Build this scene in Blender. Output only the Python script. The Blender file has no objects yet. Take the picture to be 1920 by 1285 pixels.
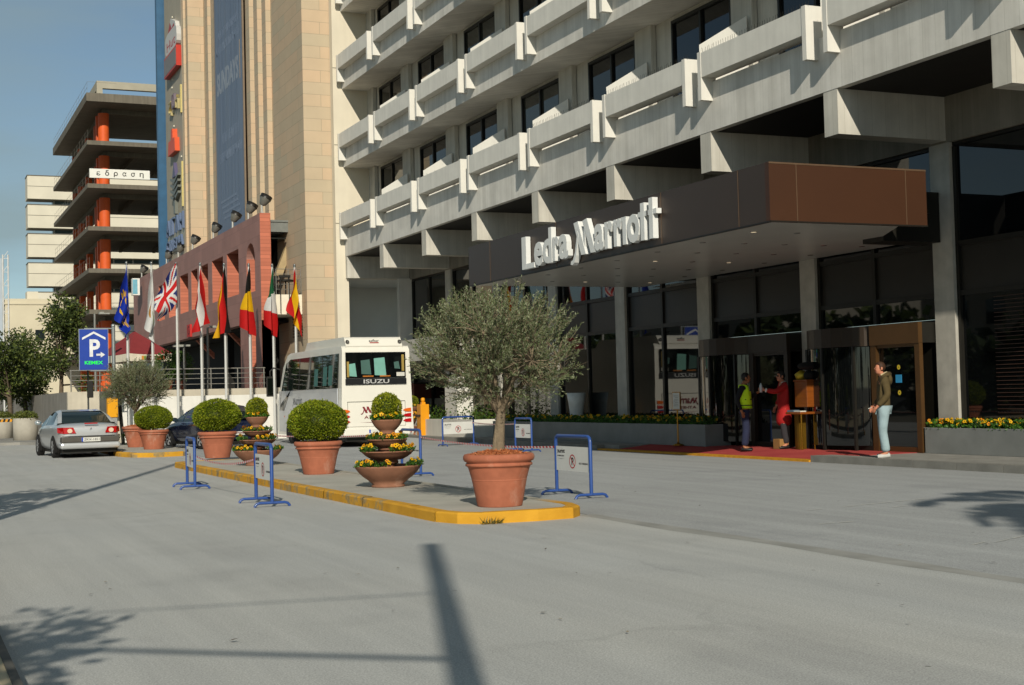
import bpy, math, random
from mathutils import Vector, Matrix
random.seed(7)
sc = bpy.context.scene
COL = sc.collection
R = math.radians
W = {}                      # world location of each root / part origin

def lin(h):
    o = []
    for i in (0, 2, 4):
        c = int(h[i:i+2], 16) / 255
        o.append(c/12.92 if c <= .04045 else ((c+.055)/1.055)**2.4)
    return o + [1]

# ------------------------------------------------------------------ mesh builder
class MB:
    def __init__(s):
        s.v = []; s.f = []; s.mi = []; s.sm = []
    def add(s, vs, fs, m=0, smooth=False):
        n = len(s.v); s.v += [tuple(p) for p in vs]
        for f in fs:
            s.f.append(tuple(i+n for i in f)); s.mi.append(m); s.sm.append(smooth)
    def box(s, x0, x1, y0, y1, z0, z1, m=0):
        s.add([(x0,y0,z0),(x1,y0,z0),(x1,y1,z0),(x0,y1,z0),(x0,y0,z1),(x1,y0,z1),(x1,y1,z1),(x0,y1,z1)],
              [(0,3,2,1),(4,5,6,7),(0,1,5,4),(1,2,6,5),(2,3,7,6),(3,0,4,7)], m)
    def cbox(s, c, d, m=0):
        s.box(c[0]-d[0]/2, c[0]+d[0]/2, c[1]-d[1]/2, c[1]+d[1]/2, c[2]-d[2]/2, c[2]+d[2]/2, m)
    def quad(s, a, b, c, d, m=0, smooth=False):
        s.add([a,b,c,d], [(0,1,2,3)], m, smooth)
    def xf(s, start, M):
        for i in range(start, len(s.v)):
            s.v[i] = tuple(M @ Vector(s.v[i]))
    def tube(s, pts, r, n=8, m=0, cap=True, smooth=True):
        pts = [Vector(p) for p in pts]
        rs = r if isinstance(r, (list, tuple)) else [r]*len(pts)
        vs = []; prev = None
        for i, p in enumerate(pts):
            a = pts[max(i-1,0)]; b = pts[min(i+1,len(pts)-1)]
            d = (b-a).normalized()
            if prev is None:
                u = d.orthogonal().normalized()
            else:
                u = (prev - d*prev.dot(d))
                u = u.normalized() if u.length > 1e-6 else d.orthogonal().normalized()
            prev = u; w = d.cross(u)
            for k in range(n):
                t = 2*math.pi*k/n
                vs.append(p + (u*math.cos(t)+w*math.sin(t))*rs[i])
        fs = []
        for i in range(len(pts)-1):
            for k in range(n):
                a = i*n+k; b = i*n+(k+1)%n
                fs.append((a,b,b+n,a+n))
        s.add(vs, fs, m, smooth)
        if cap:
            L = len(pts)-1
            s.add([vs[k] for k in range(n)], [tuple(reversed(range(n)))], m)
            s.add([vs[L*n+k] for k in range(n)], [tuple(range(n))], m)
    def lathe(s, prof, c=(0,0,0), n=24, m=0, smooth=True):
        vs = []; fs = []
        for (r, z) in prof:
            for k in range(n):
                t = 2*math.pi*k/n
                vs.append((c[0]+r*math.cos(t), c[1]+r*math.sin(t), c[2]+z))
        for i in range(len(prof)-1):
            for k in range(n):
                a = i*n+k; b = i*n+(k+1)%n
                fs.append((a,b,b+n,a+n))
        s.add(vs, fs, m, smooth)
    def prism(s, poly, axis, a0, a1, m=0, smooth=False):
        # poly must be counter-clockwise seen from the +axis side
        if axis == 'X': mk = lambda a,u,v: (a,u,v)
        elif axis == 'Y': mk = lambda a,u,v: (v,a,u)
        else: mk = lambda a,u,v: (u,v,a)
        n = len(poly)
        vs = [mk(a0,u,v) for u,v in poly] + [mk(a1,u,v) for u,v in poly]
        s.add(vs, [tuple(reversed(range(n))), tuple(range(n,2*n))], m)
        s.add(vs, [(i,(i+1)%n,(i+1)%n+n,i+n) for i in range(n)], m, smooth)
    def ball(s, c, rx, ry, rz, n=12, k=8, m=0):
        vs = [(c[0],c[1],c[2]-rz)]; fs = []
        for i in range(1,k):
            p = -math.pi/2+math.pi*i/k
            for j in range(n):
                t = 2*math.pi*j/n
                vs.append((c[0]+rx*math.cos(p)*math.cos(t), c[1]+ry*math.cos(p)*math.sin(t), c[2]+rz*math.sin(p)))
        vs.append((c[0],c[1],c[2]+rz)); T = len(vs)-1
        for j in range(n):
            fs.append((0,1+(j+1)%n,1+j)); fs.append((T,T-n+j,T-n+(j+1)%n))
        for i in range(k-2):
            for j in range(n):
                a = 1+i*n+j; b = 1+i*n+(j+1)%n
                fs.append((a,b,b+n,a+n))
        s.add(vs, fs, m, True)
    def leaf(s, p, d, l, w, m=0, tw=None):
        d = d.normalized(); t = tw if tw is not None else Vector((random.uniform(-1,1),random.uniform(-1,1),random.uniform(-1,1)))
        x = d.cross(t)
        if x.length < 1e-4: x = d.orthogonal()
        x = x.normalized()*w*.5
        s.add([p, p+d*l*.45+x, p+d*l, p+d*l*.45-x], [(0,1,2,3)], m)
    def build(s, name, mats, parent=None, local=False, loc=None, rot=0, bevel=0, seg=2, sub=0):
        me = bpy.data.meshes.new(name)
        if loc is not None: o3 = Vector(loc)
        elif parent is not None and not local: o3 = Vector(W.get(parent.name, (0,0,0)))
        else: o3 = Vector((0,0,0))
        if loc is not None and local: o3 = Vector((0,0,0))
        me.from_pydata([(p[0]-o3[0],p[1]-o3[1],p[2]-o3[2]) for p in s.v], [], s.f)
        for mt in (mats if isinstance(mats,(list,tuple)) else [mats]): me.materials.append(mt)
        me.polygons.foreach_set('material_index', s.mi)
        me.polygons.foreach_set('use_smooth', s.sm)
        me.update()
        o = bpy.data.objects.new(name, me); COL.objects.link(o)
        if parent is not None:
            o.parent = parent; W[o.name] = W.get(parent.name, (0,0,0)) if loc is None else tuple(loc)
        elif loc is not None:
            o.location = loc; W[o.name] = tuple(loc)
        if rot: o.rotation_euler = (0,0,rot)
        if bevel:
            b = o.modifiers.new('b','BEVEL'); b.width = bevel; b.segments = seg; b.limit_method = 'ANGLE'; b.angle_limit = R(35)
        if sub:
            b = o.modifiers.new('s','SUBSURF'); b.levels = sub; b.render_levels = sub
        return o

def tag(o, label=None, cat=None, group=None, kind=None):
    if label: o['label'] = label
    if cat: o['category'] = cat
    if group: o['group'] = group
    if kind: o['kind'] = kind
    return o

def thing(name, label, cat, loc=(0,0,0), rot=0, group=None):
    o = bpy.data.objects.new(name, None); COL.objects.link(o)
    o.location = loc; o.rotation_euler = (0,0,rot); o.empty_display_size = .2
    W[o.name] = tuple(loc)
    return tag(o, label, cat, group)

def dup(root, loc, rot=0, label=None, scale=None, group=None):
    def cp(o, par):
        c = o.copy(); COL.objects.link(c)
        if par is not None: c.parent = par
        for ch in list(o.children): cp(ch, c)
        return c
    r = cp(root, None); r.location = loc; r.rotation_euler = (0,0,rot)
    if scale: r.scale = scale if isinstance(scale,(tuple,list)) else (scale,)*3
    W[r.name] = tuple(loc)
    if label: r['label'] = label
    if group: r['group'] = group
    return r

# ------------------------------------------------------------------ materials
MATS = {}
class NT:
    def __init__(s, name):
        s.m = bpy.data.materials.new(name); s.m.use_nodes = True
        s.t = s.m.node_tree; s.b = s.t.nodes['Principled BSDF']
        s.tc = s.t.nodes.new('ShaderNodeTexCoord')
    def n(s, k, **kw):
        x = s.t.nodes.new(k)
        for a, v in kw.items(): setattr(x, a, v)
        return x
    def l(s, a, b): s.t.links.new(a, b)
    def noise(s, scale, detail=4, map3=None, co='Object', rough=.55):
        x = s.n('ShaderNodeTexNoise'); x.inputs['Scale'].default_value = scale; x.inputs['Detail'].default_value = detail
        x.inputs['Roughness'].default_value = rough
        src = s.tc.outputs[co]
        if map3:
            mp = s.n('ShaderNodeMapping'); mp.inputs['Scale'].default_value = map3; s.l(src, mp.inputs[0]); src = mp.outputs[0]
        s.l(src, x.inputs['Vector']); return x.outputs['Fac']
    def ramp(s, fac, p0, p1, c0=(0,0,0,1), c1=(1,1,1,1)):
        x = s.n('ShaderNodeValToRGB'); e = x.color_ramp.elements
        e[0].position = p0; e[1].position = p1; e[0].color = c0; e[1].color = c1
        s.l(fac, x.inputs[0]); return x.outputs[0]
    def mix(s, fac, a, b, bt='MIX'):
        x = s.n('ShaderNodeMix', data_type='RGBA', blend_type=bt)
        for i, v in ((0, fac), (6, a), (7, b)):
            if hasattr(v, 'is_linked'): s.l(v, x.inputs[i])
            else: x.inputs[i].default_value = v
        return x.outputs[2]
    def bump(s, h, st, dist=.02):
        x = s.n('ShaderNodeBump'); x.inputs['Strength'].default_value = st; x.inputs['Distance'].default_value = dist
        s.l(h, x.inputs['Height']); s.l(x.outputs[0], s.b.inputs['Normal'])
    def fin(s, col, rough, metal=0, spec=.5):
        if hasattr(col, 'is_linked'): s.l(col, s.b.inputs['Base Color'])
        else: s.b.inputs['Base Color'].default_value = col
        s.b.inputs['Roughness'].default_value = rough; s.b.inputs['Metallic'].default_value = metal
        s.b.inputs['Specular IOR Level'].default_value = spec
        return s.m

def sc3(c, k): return (min(c[0]*k,1), min(c[1]*k,1), min(c[2]*k,1), 1)

def M(name, hexc, rough=.6, var=.12, scale=5, bump=0, bs=40, metal=0, spec=.4, streak=0, map3=None, coat=0):
    if name in MATS: return MATS[name]
    s = NT(name); c = lin(hexc)
    col = s.mix(s.ramp(s.noise(scale, 5, map3), .3, .72), sc3(c, 1-var), sc3(c, 1+var))
    if streak:
        col = s.mix(s.ramp(s.noise(1, 5, (7,7,.35)), .42, .75, (1,1,1,1), (1-streak,1-streak,1-streak*1.05,1)), (0,0,0,1), col, 'MIX') if 0 else \
              s.mix(1.0, col, s.ramp(s.noise(1, 6, (6,6,.3)), .35, .8, (1,1,1,1), (1-streak,)*3+(1,)), 'MULTIPLY')
    if bump: s.bump(s.noise(bs, 3), bump)
    if coat: s.b.inputs['Coat Weight'].default_value = coat; s.b.inputs['Coat Roughness'].default_value = .05
    MATS[name] = s.fin(col, rough, metal, spec); return MATS[name]

def Mleaf(name, hexc, var=.35, trans=.25, rough=.5):
    if name in MATS: return MATS[name]
    s = NT(name); c = lin(hexc)
    col = s.mix(s.ramp(s.noise(3.1, 3), .3, .7), sc3(c,1-var), sc3(c,1+var))
    s.fin(col, rough, 0, .3)
    tr = s.n('ShaderNodeBsdfTranslucent'); mx = s.n('ShaderNodeMixShader'); mx.inputs[0].default_value = trans
    s.l(col, tr.inputs[0]); s.l(s.b.outputs[0], mx.inputs[1]); s.l(tr.outputs[0], mx.inputs[2])
    s.l(mx.outputs[0], s.t.nodes['Material Output'].inputs[0])
    MATS[name] = s.m; return s.m

def Mtile(name, hexc, bw, bh, mortar=.012, off=.5, var=.1, dark=.55, rough=.6, var2=.1, bump=.15, hex2=None):
    s = NT(name); c = lin(hexc); c2 = lin(hex2) if hex2 else c
    sep = s.n('ShaderNodeSeparateXYZ'); s.l(s.tc.outputs['Object'], sep.inputs[0])
    ad = s.n('ShaderNodeMath'); s.l(sep.outputs[0], ad.inputs[0]); s.l(sep.outputs[1], ad.inputs[1])
    cb = s.n('ShaderNodeCombineXYZ'); s.l(ad.outputs[0], cb.inputs[0]); s.l(sep.outputs[2], cb.inputs[1])
    b = s.n('ShaderNodeTexBrick'); b.offset = off
    b.inputs['Scale'].default_value = 1; b.inputs['Brick Width'].default_value = bw; b.inputs['Row Height'].default_value = bh
    b.inputs['Mortar Size'].default_value = mortar; b.inputs['Mortar Smooth'].default_value = .1
    b.inputs['Color1'].default_value = sc3(c,1-var); b.inputs['Color2'].default_value = sc3(c2,1+var); b.inputs['Mortar'].default_value = sc3(c,dark)
    s.l(cb.outputs[0], b.inputs[0])
    col = s.mix(1.0, b.outputs[0], s.ramp(s.noise(1.3, 6), .3, .75, (1-var2,)*3+(1,), (1,1,1,1)), 'MULTIPLY')
    s.bump(b.outputs['Fac'], -bump if 0 else bump, .01); s.t.nodes[-1]
    for x in s.t.nodes:
        if x.type == 'BUMP': x.invert = True
    MATS[name] = s.fin(col, rough, 0, .3); return s.m

def Memit(name, hexc, st):
    s = NT(name); s.fin(lin(hexc), .5); s.b.inputs['Emission Color'].default_value = lin(hexc); s.b.inputs['Emission Strength'].default_value = st
    MATS[name] = s.m; return s.m

# glass that mirrors its surroundings over a dark room
def Mglass(name, hexc='0a0c0d', ior=1.55, rough=.02, wob=.05):
    s = NT(name); s.fin(lin(hexc), rough, 0, .5); s.b.inputs['IOR'].default_value = ior
    if wob: s.bump(s.noise(.7, 2), wob, .02)
    MATS[name] = s.m; return s.m

# ---- text as geometry
TXT = {}
def tgeom(t, depth, weight=0.0):
    k = (t, depth, weight)
    if k in TXT: return TXT[k]
    cu = bpy.data.curves.new('tmp', 'FONT'); cu.body = t; cu.size = 1; cu.extrude = depth/2; cu.offset = weight; cu.resolution_u = 3
    o = bpy.data.objects.new('tmp', cu); COL.objects.link(o)
    dg = bpy.context.evaluated_depsgraph_get()
    me = bpy.data.meshes.new_from_object(o.evaluated_get(dg), depsgraph=dg)
    g = ([tuple(v.co) for v in me.vertices], [tuple(p.vertices) for p in me.polygons])
    bpy.data.objects.remove(o); bpy.data.meshes.remove(me); bpy.data.curves.remove(cu)
    TXT[k] = g; return g
def tbounds(t, weight=0.0):
    v = tgeom(t, .002, weight)[0]
    return (min(p[0] for p in v), max(p[0] for p in v), min(p[1] for p in v), max(p[1] for p in v))
def text(b, t, o, ux, uz, w=None, h=None, depth=.004, m=0, weight=0.0, width=None):
    """t fills width w (and cap height h); o = lower-left corner of the glyphs; front faces along ux x uz"""
    x0,x1,y0,y1 = tbounds(t, weight)
    ux = Vector(ux).normalized(); uz = Vector(uz).normalized(); nn = ux.cross(uz)
    sx = w/(x1-x0) if w else None; sy = h/(y1-y0) if h else None
    sx = sx or sy; sy = sy or sx
    v, f = tgeom(t, .002, weight)
    o = Vector(o)
    b.add([o+ux*((p[0]-x0)*sx)+uz*((p[1]-y0)*sy)+nn*(depth*(p[2]/.002+.5)) for p in v], f, m)

# the hotel's logotype initial, as strokes in a 1 x 1 box: swoosh, two slanted stems, hairline
MSTROKES = [[(-.06,-.22),(.03,-.25),(.12,-.18),(.22,.02),(.36,.6),(.31,.72),(.16,.1),(.06,-.1),(-.04,-.13)],
            [(.12,.97),(.33,1.0),(.68,0),(.46,0)],
            [(.55,.98),(.76,1.02),(1.12,0),(.9,0)],
            [(.50,.02),(.57,.0),(.71,.86),(.62,.92)]]
def logoM(b, o, ux, uz, w, h, depth, m=0):
    ux = Vector(ux).normalized(); uz = Vector(uz).normalized(); nn = ux.cross(uz); o = Vector(o)
    for k, st in enumerate(MSTROKES):
        n = len(st); d = depth*(1-.04*k)
        area = sum(st[i][0]*st[(i+1)%n][1]-st[(i+1)%n][0]*st[i][1] for i in range(n))
        if area < 0: st = st[::-1]
        vs = [o+ux*(x*w)+uz*(y*h) for x,y in st] + [o+ux*(x*w)+uz*(y*h)+nn*d for x,y in st]
        b.add(vs, [tuple(reversed(range(n))), tuple(range(n,2*n))]+[(i,(i+1)%n,(i+1)%n+n,i+n) for i in range(n)], m)
def logotype(b, o, ux, uz, w, h, depth=.004, m=0):
    logoM(b, o, ux, uz, w*.3, h*.78, depth, m)
    text(b, 'arriott', Vector(o)+Vector(ux)*(w*.34), ux, uz, w=w*.66, h=h, depth=depth, m=m, weight=.012)

def noparking(b, c, ux, uz, r, mr, mk, d=.004):
    """red ring + slash over a letter"""
    ux = Vector(ux); uz = Vector(uz); nn = ux.cross(uz); c = Vector(c)
    n = 28; vs = []
    for rr in (r, r*.84):
        for k in range(n):
            t = 2*math.pi*k/n; vs.append(c+ux*math.cos(t)*rr+uz*math.sin(t)*rr+nn*d)
    b.add(vs, [(k,(k+1)%n,(k+1)%n+n,k+n) for k in range(n)], mr)
    text(b, 'P', c-ux*r*.3-uz*r*.55, ux, uz, w=r*.68, h=r*1.1, depth=d*.8, m=mk, weight=.03)
    t = R(-45); a = ux*math.cos(t)+uz*math.sin(t); p = -ux*math.sin(t)+uz*math.cos(t)
    b.quad(c-a*r*.9-p*r*.07+nn*d*1.2, c+a*r*.9-p*r*.07+nn*d*1.2, c+a*r*.9+p*r*.07+nn*d*1.2, c-a*r*.9+p*r*.07+nn*d*1.2, mr)
# ------------------------------------------------------------------ camera, sun, sky
CAMR = ((0.91384545,-0.00777023,0.40598783),(-0.40527488,0.0447769,0.91309764),(-0.02527386,-0.99896679,0.03777009))
cd = bpy.data.cameras.new('camera'); cam = bpy.data.objects.new('camera', cd); COL.objects.link(cam); sc.camera = cam
cd.lens = 2600*36/1920; cd.sensor_width = 36; cd.clip_end = 3000; cd.clip_start = .1
c = CAMR
cam.matrix_world = Matrix(((c[0][0],-c[0][1],-c[0][2],0),(c[1][0],-c[1][1],-c[1][2],0),(c[2][0],-c[2][1],-c[2][2],1.47),(0,0,0,1)))
SUN = Vector((-1,-2.9,1.65)).normalized()
sl = bpy.data.lights.new('sun','SUN'); so = bpy.data.objects.new('sun', sl); COL.objects.link(so)
sl.energy = 3.9; sl.angle = R(.53); sl.color = (1,.93,.79)
so.rotation_euler = (-SUN).to_track_quat('-Z','Y').to_euler()
w = bpy.data.worlds.new('World'); sc.world = w; w.use_nodes = True
nt = w.node_tree; bg = nt.nodes['Background']
sky = nt.nodes.new('ShaderNodeTexSky'); sky.sky_type = 'NISHITA'; sky.sun_disc = False
sky.sun_elevation = math.asin(SUN.z); sky.sun_rotation = math.atan2(SUN.x, SUN.y)
sky.air_density = .72; sky.dust_density = .1; sky.ozone_density = .9
# thin high cloud, as part of the sky itself
tc = nt.nodes.new('ShaderNodeTexCoord'); mp = nt.nodes.new('ShaderNodeMapping'); mp.inputs['Scale'].default_value = (1.2,1.6,5)
nz = nt.nodes.new('ShaderNodeTexNoise'); nz.inputs['Scale'].default_value = 2.2; nz.inputs['Detail'].default_value = 6
rp = nt.nodes.new('ShaderNodeValToRGB'); rp.color_ramp.elements[0].position = .33; rp.color_ramp.elements[1].position = .66
mx = nt.nodes.new('ShaderNodeMix'); mx.data_type = 'RGBA'; mx.inputs[7].default_value = (3.3,4.05,4.5,1)
tint = nt.nodes.new('ShaderNodeMix'); tint.data_type = 'RGBA'; tint.blend_type = 'MULTIPLY'; tint.inputs[0].default_value = 1; tint.inputs[7].default_value = (.94,1.0,.92,1)
ml = nt.nodes.new('ShaderNodeMath'); ml.operation = 'MULTIPLY'; ml.inputs[1].default_value = .8
for a, b in ((tc.outputs['Generated'],mp.inputs[0]),(mp.outputs[0],nz.inputs['Vector']),(nz.outputs['Fac'],rp.inputs[0]),(rp.outputs[0],ml.inputs[0]),
             (ml.outputs[0],mx.inputs[0]),(sky.outputs[0],mx.inputs[6]),(mx.outputs[2],tint.inputs[6]),(tint.outputs[2],bg.inputs[0])): nt.links.new(a,b)
bg.inputs[1].default_value = .080
sc.view_settings.view_transform = 'Standard'; sc.view_settings.look = 'None'; sc.view_settings.exposure = .10; sc.view_settings.gamma = 1
sc.cycles.max_bounces = 6; sc.cycles.diffuse_bounces = 2; sc.cycles.glossy_bounces = 3; sc.cycles.transmission_bounces = 4; sc.cycles.transparent_max_bounces = 4
sc.cycles.use_denoising = True

# ------------------------------------------------------------------ ground
def road_mat(name, hexc, tint2, stain=.25, fine=.10, tracks=.12, scratches=False):
    s = NT(name); c = lin(hexc)
    col = s.mix(s.ramp(s.noise(.22,6,(1,.5,1)), .3,.7), c, lin(tint2))
    col = s.mix(1.0, col, s.ramp(s.noise(1.1,8,(1.4,.28,1),rough=.7), .33,.72, (1-tracks,)*3+(1,), (1.0,1.0,1.0,1)), 'MULTIPLY')
    col = s.mix(1.0, col, s.ramp(s.noise(.55,5), .32,.46, (1-stain,1-stain,1-stain*.95,1), (1,1,1,1)), 'MULTIPLY')
    col = s.mix(1.0, col, s.ramp(s.noise(95,3), .3,.7, (1-fine*2,)*3+(1,), (1,1,1,1)), 'MULTIPLY')
    col = s.mix(1.0, col, s.ramp(s.noise(1.0,6,(3.1,.055,1),rough=.62), .34,.68, (1-tracks*.9,)*3+(1,), (1.03,1.03,1.02,1)), 'MULTIPLY')
    col = s.mix(1.0, col, s.ramp(s.noise(38,2), .35,.65, (1-fine*.5,)*3+(1,), (1,1,1,1)), 'MULTIPLY')
    # small dark spots: gum, leaves, oil
    v = s.n('ShaderNodeTexVoronoi'); v.inputs['Scale'].default_value = 1.7; v.inputs['Randomness'].default_value = 1
    s.l(s.tc.outputs['Object'], v.inputs['Vector'])
    col = s.mix(1.0, col, s.ramp(v.outputs['Distance'], .022,.034, (.5,.5,.48,1), (1,1,1,1)), 'MULTIPLY')
    # hairline cracks
    v2 = s.n('ShaderNodeTexVoronoi', feature='DISTANCE_TO_EDGE'); v2.inputs['Scale'].default_value = .16
    mpn = s.n('ShaderNodeMapping'); s.l(s.tc.outputs['Object'], mpn.inputs[0]); mpn.inputs['Scale'].default_value = (1,.55,1)
    nn = s.n('ShaderNodeTexNoise'); nn.inputs['Scale'].default_value = 1.6; nn.inputs['Detail'].default_value = 5
    s.l(s.tc.outputs['Object'], nn.inputs['Vector'])
    add = s.n('ShaderNodeVectorMath', operation='MULTIPLY_ADD'); s.l(nn.outputs['Color'], add.inputs[0]); add.inputs[1].default_value = (.9,.9,0); s.l(mpn.outputs[0], add.inputs[2])
    s.l(add.outputs[0], v2.inputs['Vector'])
    cr = s.mix(s.ramp(s.noise(.3,2), .5,.6), (0,0,0,1), (1,1,1,1))
    crk = s.ramp(v2.outputs['Distance'], .0025,.006, (.90,.90,.90,1), (1,1,1,1))
    col = s.mix(1.0, col, s.mix(cr, (1,1,1,1), crk), 'MULTIPLY')
    s.bump(s.noise(120,2), .25, .006)
    return s.fin(col, .85, 0, .25)
M_road = road_mat('road_surface', 'cdcfce', 'd2d1cb', .10, .24, .11)
M_drive = road_mat('driveway_surface', 'c1c3c3', 'b9bbbb', .11, .2, .13)
M_pave = M('paving_grey', '8c8a84', .8, .18, 3, .15, 60)
M_beige = M('paving_beige', 'bfae8e', .8, .12, 3, .15, 60)

def sheet(name, x0,x1,y0,y1,z, mat, hole=None):
    b = MB(); b.quad((x0,y0,z),(x1,y0,z),(x1,y1,z),(x0,y1,z))
    return tag(b.build(name, mat), kind='structure')
sheet('ground', -900,900,-900,1500,-.02, M('ground_earth','6c685c',.95,.2,.05))
sheet('road', .55,7.62,-60,260,0, M_road)
# the driveway lies beside the road with a tarred joint between them
b = MB(); b.quad((7.62,-60,.004),(16.42,-60,.004),(16.42,53.2,.004),(7.62,53.2,.004)); tag(b.build('driveway', M_drive), kind='structure')
sheet('far_road', 7.62,60,53.2,260,.0, M_road)
def tar_mat():
    s = NT('tar'); col = s.mix(s.ramp(s.noise(2.2,6,(1,.5,1)),.35,.65), lin('84847f'), lin('9e9d98'))
    return s.fin(col, .8)
b = MB()
pts = []; y = -30.0
while y < 15.2:
    pts.append((7.62+.02*math.sin(y*1.3)+(.05 if y<10 else 0)*(1-abs(y)/10 if y>-10 else 0), y, .13+.03*math.sin(y*2.1)+.02*random.random())); y += .45
for (x,y0,w0),(x2,y1,w1) in zip(pts[:-1],pts[1:]):
    b.quad((x-w0,y0,.0008),(x-.02,y0,.0062),(x2-.02,y1,.0062),(x2-w1,y1,.0008)); b.quad((x-.02,y0,.0062),(x+w0*.6,y0,.0048),(x2+w1*.6,y1,.0048),(x2-.02,y1,.0062))
tag(b.build('road_joint', tar_mat()), kind='structure')
# worn pale traces: an old lane line and chalky scratches
b = MB()
def trace(x0,y0,x1,y1,w_,z=.010):
    d = Vector((x1-x0,y1-y0,0)).normalized(); p = Vector((-d.y,d.x,0))*w_/2
    n = max(2,int(math.hypot(x1-x0,y1-y0)/.3)); a = Vector((x0,y0,z)); e = Vector((x1,y1,z))
    for i in range(n):
        if random.random() < .3: continue
        p0 = a.lerp(e,i/n); p1 = a.lerp(e,(i+.85)/n)
        k0 = random.uniform(.5,1); k1 = random.uniform(.5,1)
        b.quad(p0-p*k0,p1-p*k1,p1+p*k1,p0+p*k0)
for q in ((9.25,13.6,12.1,14.2,.03),(10.6,13.4,12.2,13.65,.035),(11.5,12.6,12.9,12.75,.04),(11.9,13.0,12.6,13.2,.03),(9.0,12.3,9.5,12.3,.04),(8.3,9.6,9.2,10.0,.025),(9.2,9.9,9.9,10.2,.02)): trace(*q)
tag(b.build('road_scratches', M('chalk','c2c1b9',.9,.1)), kind='structure')
s_ = NT('worn_line'); colw = s_.mix(s_.ramp(s_.noise(3,6),.35,.65), lin('c4c5c0'), lin('cfcfca')); s_.fin(colw,.85)
tr_ = s_.n('ShaderNodeBsdfTransparent'); ms_ = s_.n('ShaderNodeMixShader'); s_.l(s_.ramp(s_.noise(5,8,(1,.4,1),rough=.75),.42,.62), ms_.inputs[0]); s_.l(tr_.outputs[0], ms_.inputs[1]); s_.l(s_.b.outputs[0], ms_.inputs[2]); s_.l(ms_.outputs[0], s_.t.nodes['Material Output'].inputs[0])
b = MB()
for (x0,y0,x1,y1,w_) in ((4.6,6.9,4.55,11.0,.12),(4.5,12.5,4.9,20.5,.08)):
    n = 24
    for i in range(n):
        if random.random() < .12: continue
        a = i/n; e = (i+1)/n
        xa = x0+(x1-x0)*a; ya = y0+(y1-y0)*a; xe = x0+(x1-x0)*e; ye = y0+(y1-y0)*e; wa = w_*random.uniform(.35,.5)
        b.quad((xa-wa,ya,.006),(xa+wa,ya,.006),(xe+wa,ye,.006),(xe-wa,ye,.006))
None
# near pavement at the lower left corner, dark gutter edge
b = MB(); b.prism([(-30,-60),(.505,-60),(.505,43),(-30,43)], 'Z', -.02, .12); tag(b.build('near_pavement', M_beige), kind='structure')
b = MB(); b.box(.505,.55,-60,43,-.02,.13); tag(b.build('near_kerb', M('kerb_dark','55534e',.85,.2,4)), kind='structure')

# traffic island(s): grey top, yellow painted kerb with worn paint
def kerb_mat():
    s = NT('kerb_yellow'); sep = s.n('ShaderNodeSeparateXYZ'); s.l(s.tc.outputs['Object'], sep.inputs[0])
    y = s.mix(s.ramp(s.noise(2.5,6),.35,.7), lin('bf8a22'), lin('d29c2c'))
    far = s.ramp(sep.outputs[1], 0, 1); 
    mr = s.n('ShaderNodeMapRange'); s.l(sep.outputs[1], mr.inputs[0]); mr.inputs[1].default_value = 15.2; mr.inputs[2].default_value = 17.4; mr.inputs[3].default_value = .10; mr.inputs[4].default_value = .50
    nz_ = s.noise(2.6,9,rough=.72)
    cmp_ = s.n('ShaderNodeMath', operation='SUBTRACT'); s.l(mr.outputs[0], cmp_.inputs[0]); s.l(nz_, cmp_.inputs[1])
    f = s.ramp(cmp_.outputs[0], -.02,.07)
    col = s.mix(f, y, s.mix(s.ramp(s.noise(9,5),.3,.7), lin('84724f'), lin('ab9160')))
    mx_ = s.n('ShaderNodeMapRange'); s.l(sep.outputs[0], mx_.inputs[0]); mx_.inputs[1].default_value = 7.30; mx_.inputs[2].default_value = 7.36
    my_ = s.n('ShaderNodeMapRange'); s.l(sep.outputs[1], my_.inputs[0]); my_.inputs[1].default_value = 15.5; my_.inputs[2].default_value = 16.2
    mm_ = s.n('ShaderNodeMath', operation='MULTIPLY'); s.l(mx_.outputs[0], mm_.inputs[0]); s.l(my_.outputs[0], mm_.inputs[1])
    col = s.mix(mm_.outputs[0], col, lin('a09c90'))
    s.bump(s.noise(30,4), .4, .01)
    return s.fin(col, .75, 0, .3)
M_ky = kerb_mat()
M_itop = M('island_top', 'a9a69c', .85, .14, 1.3, .2, 70)
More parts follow.
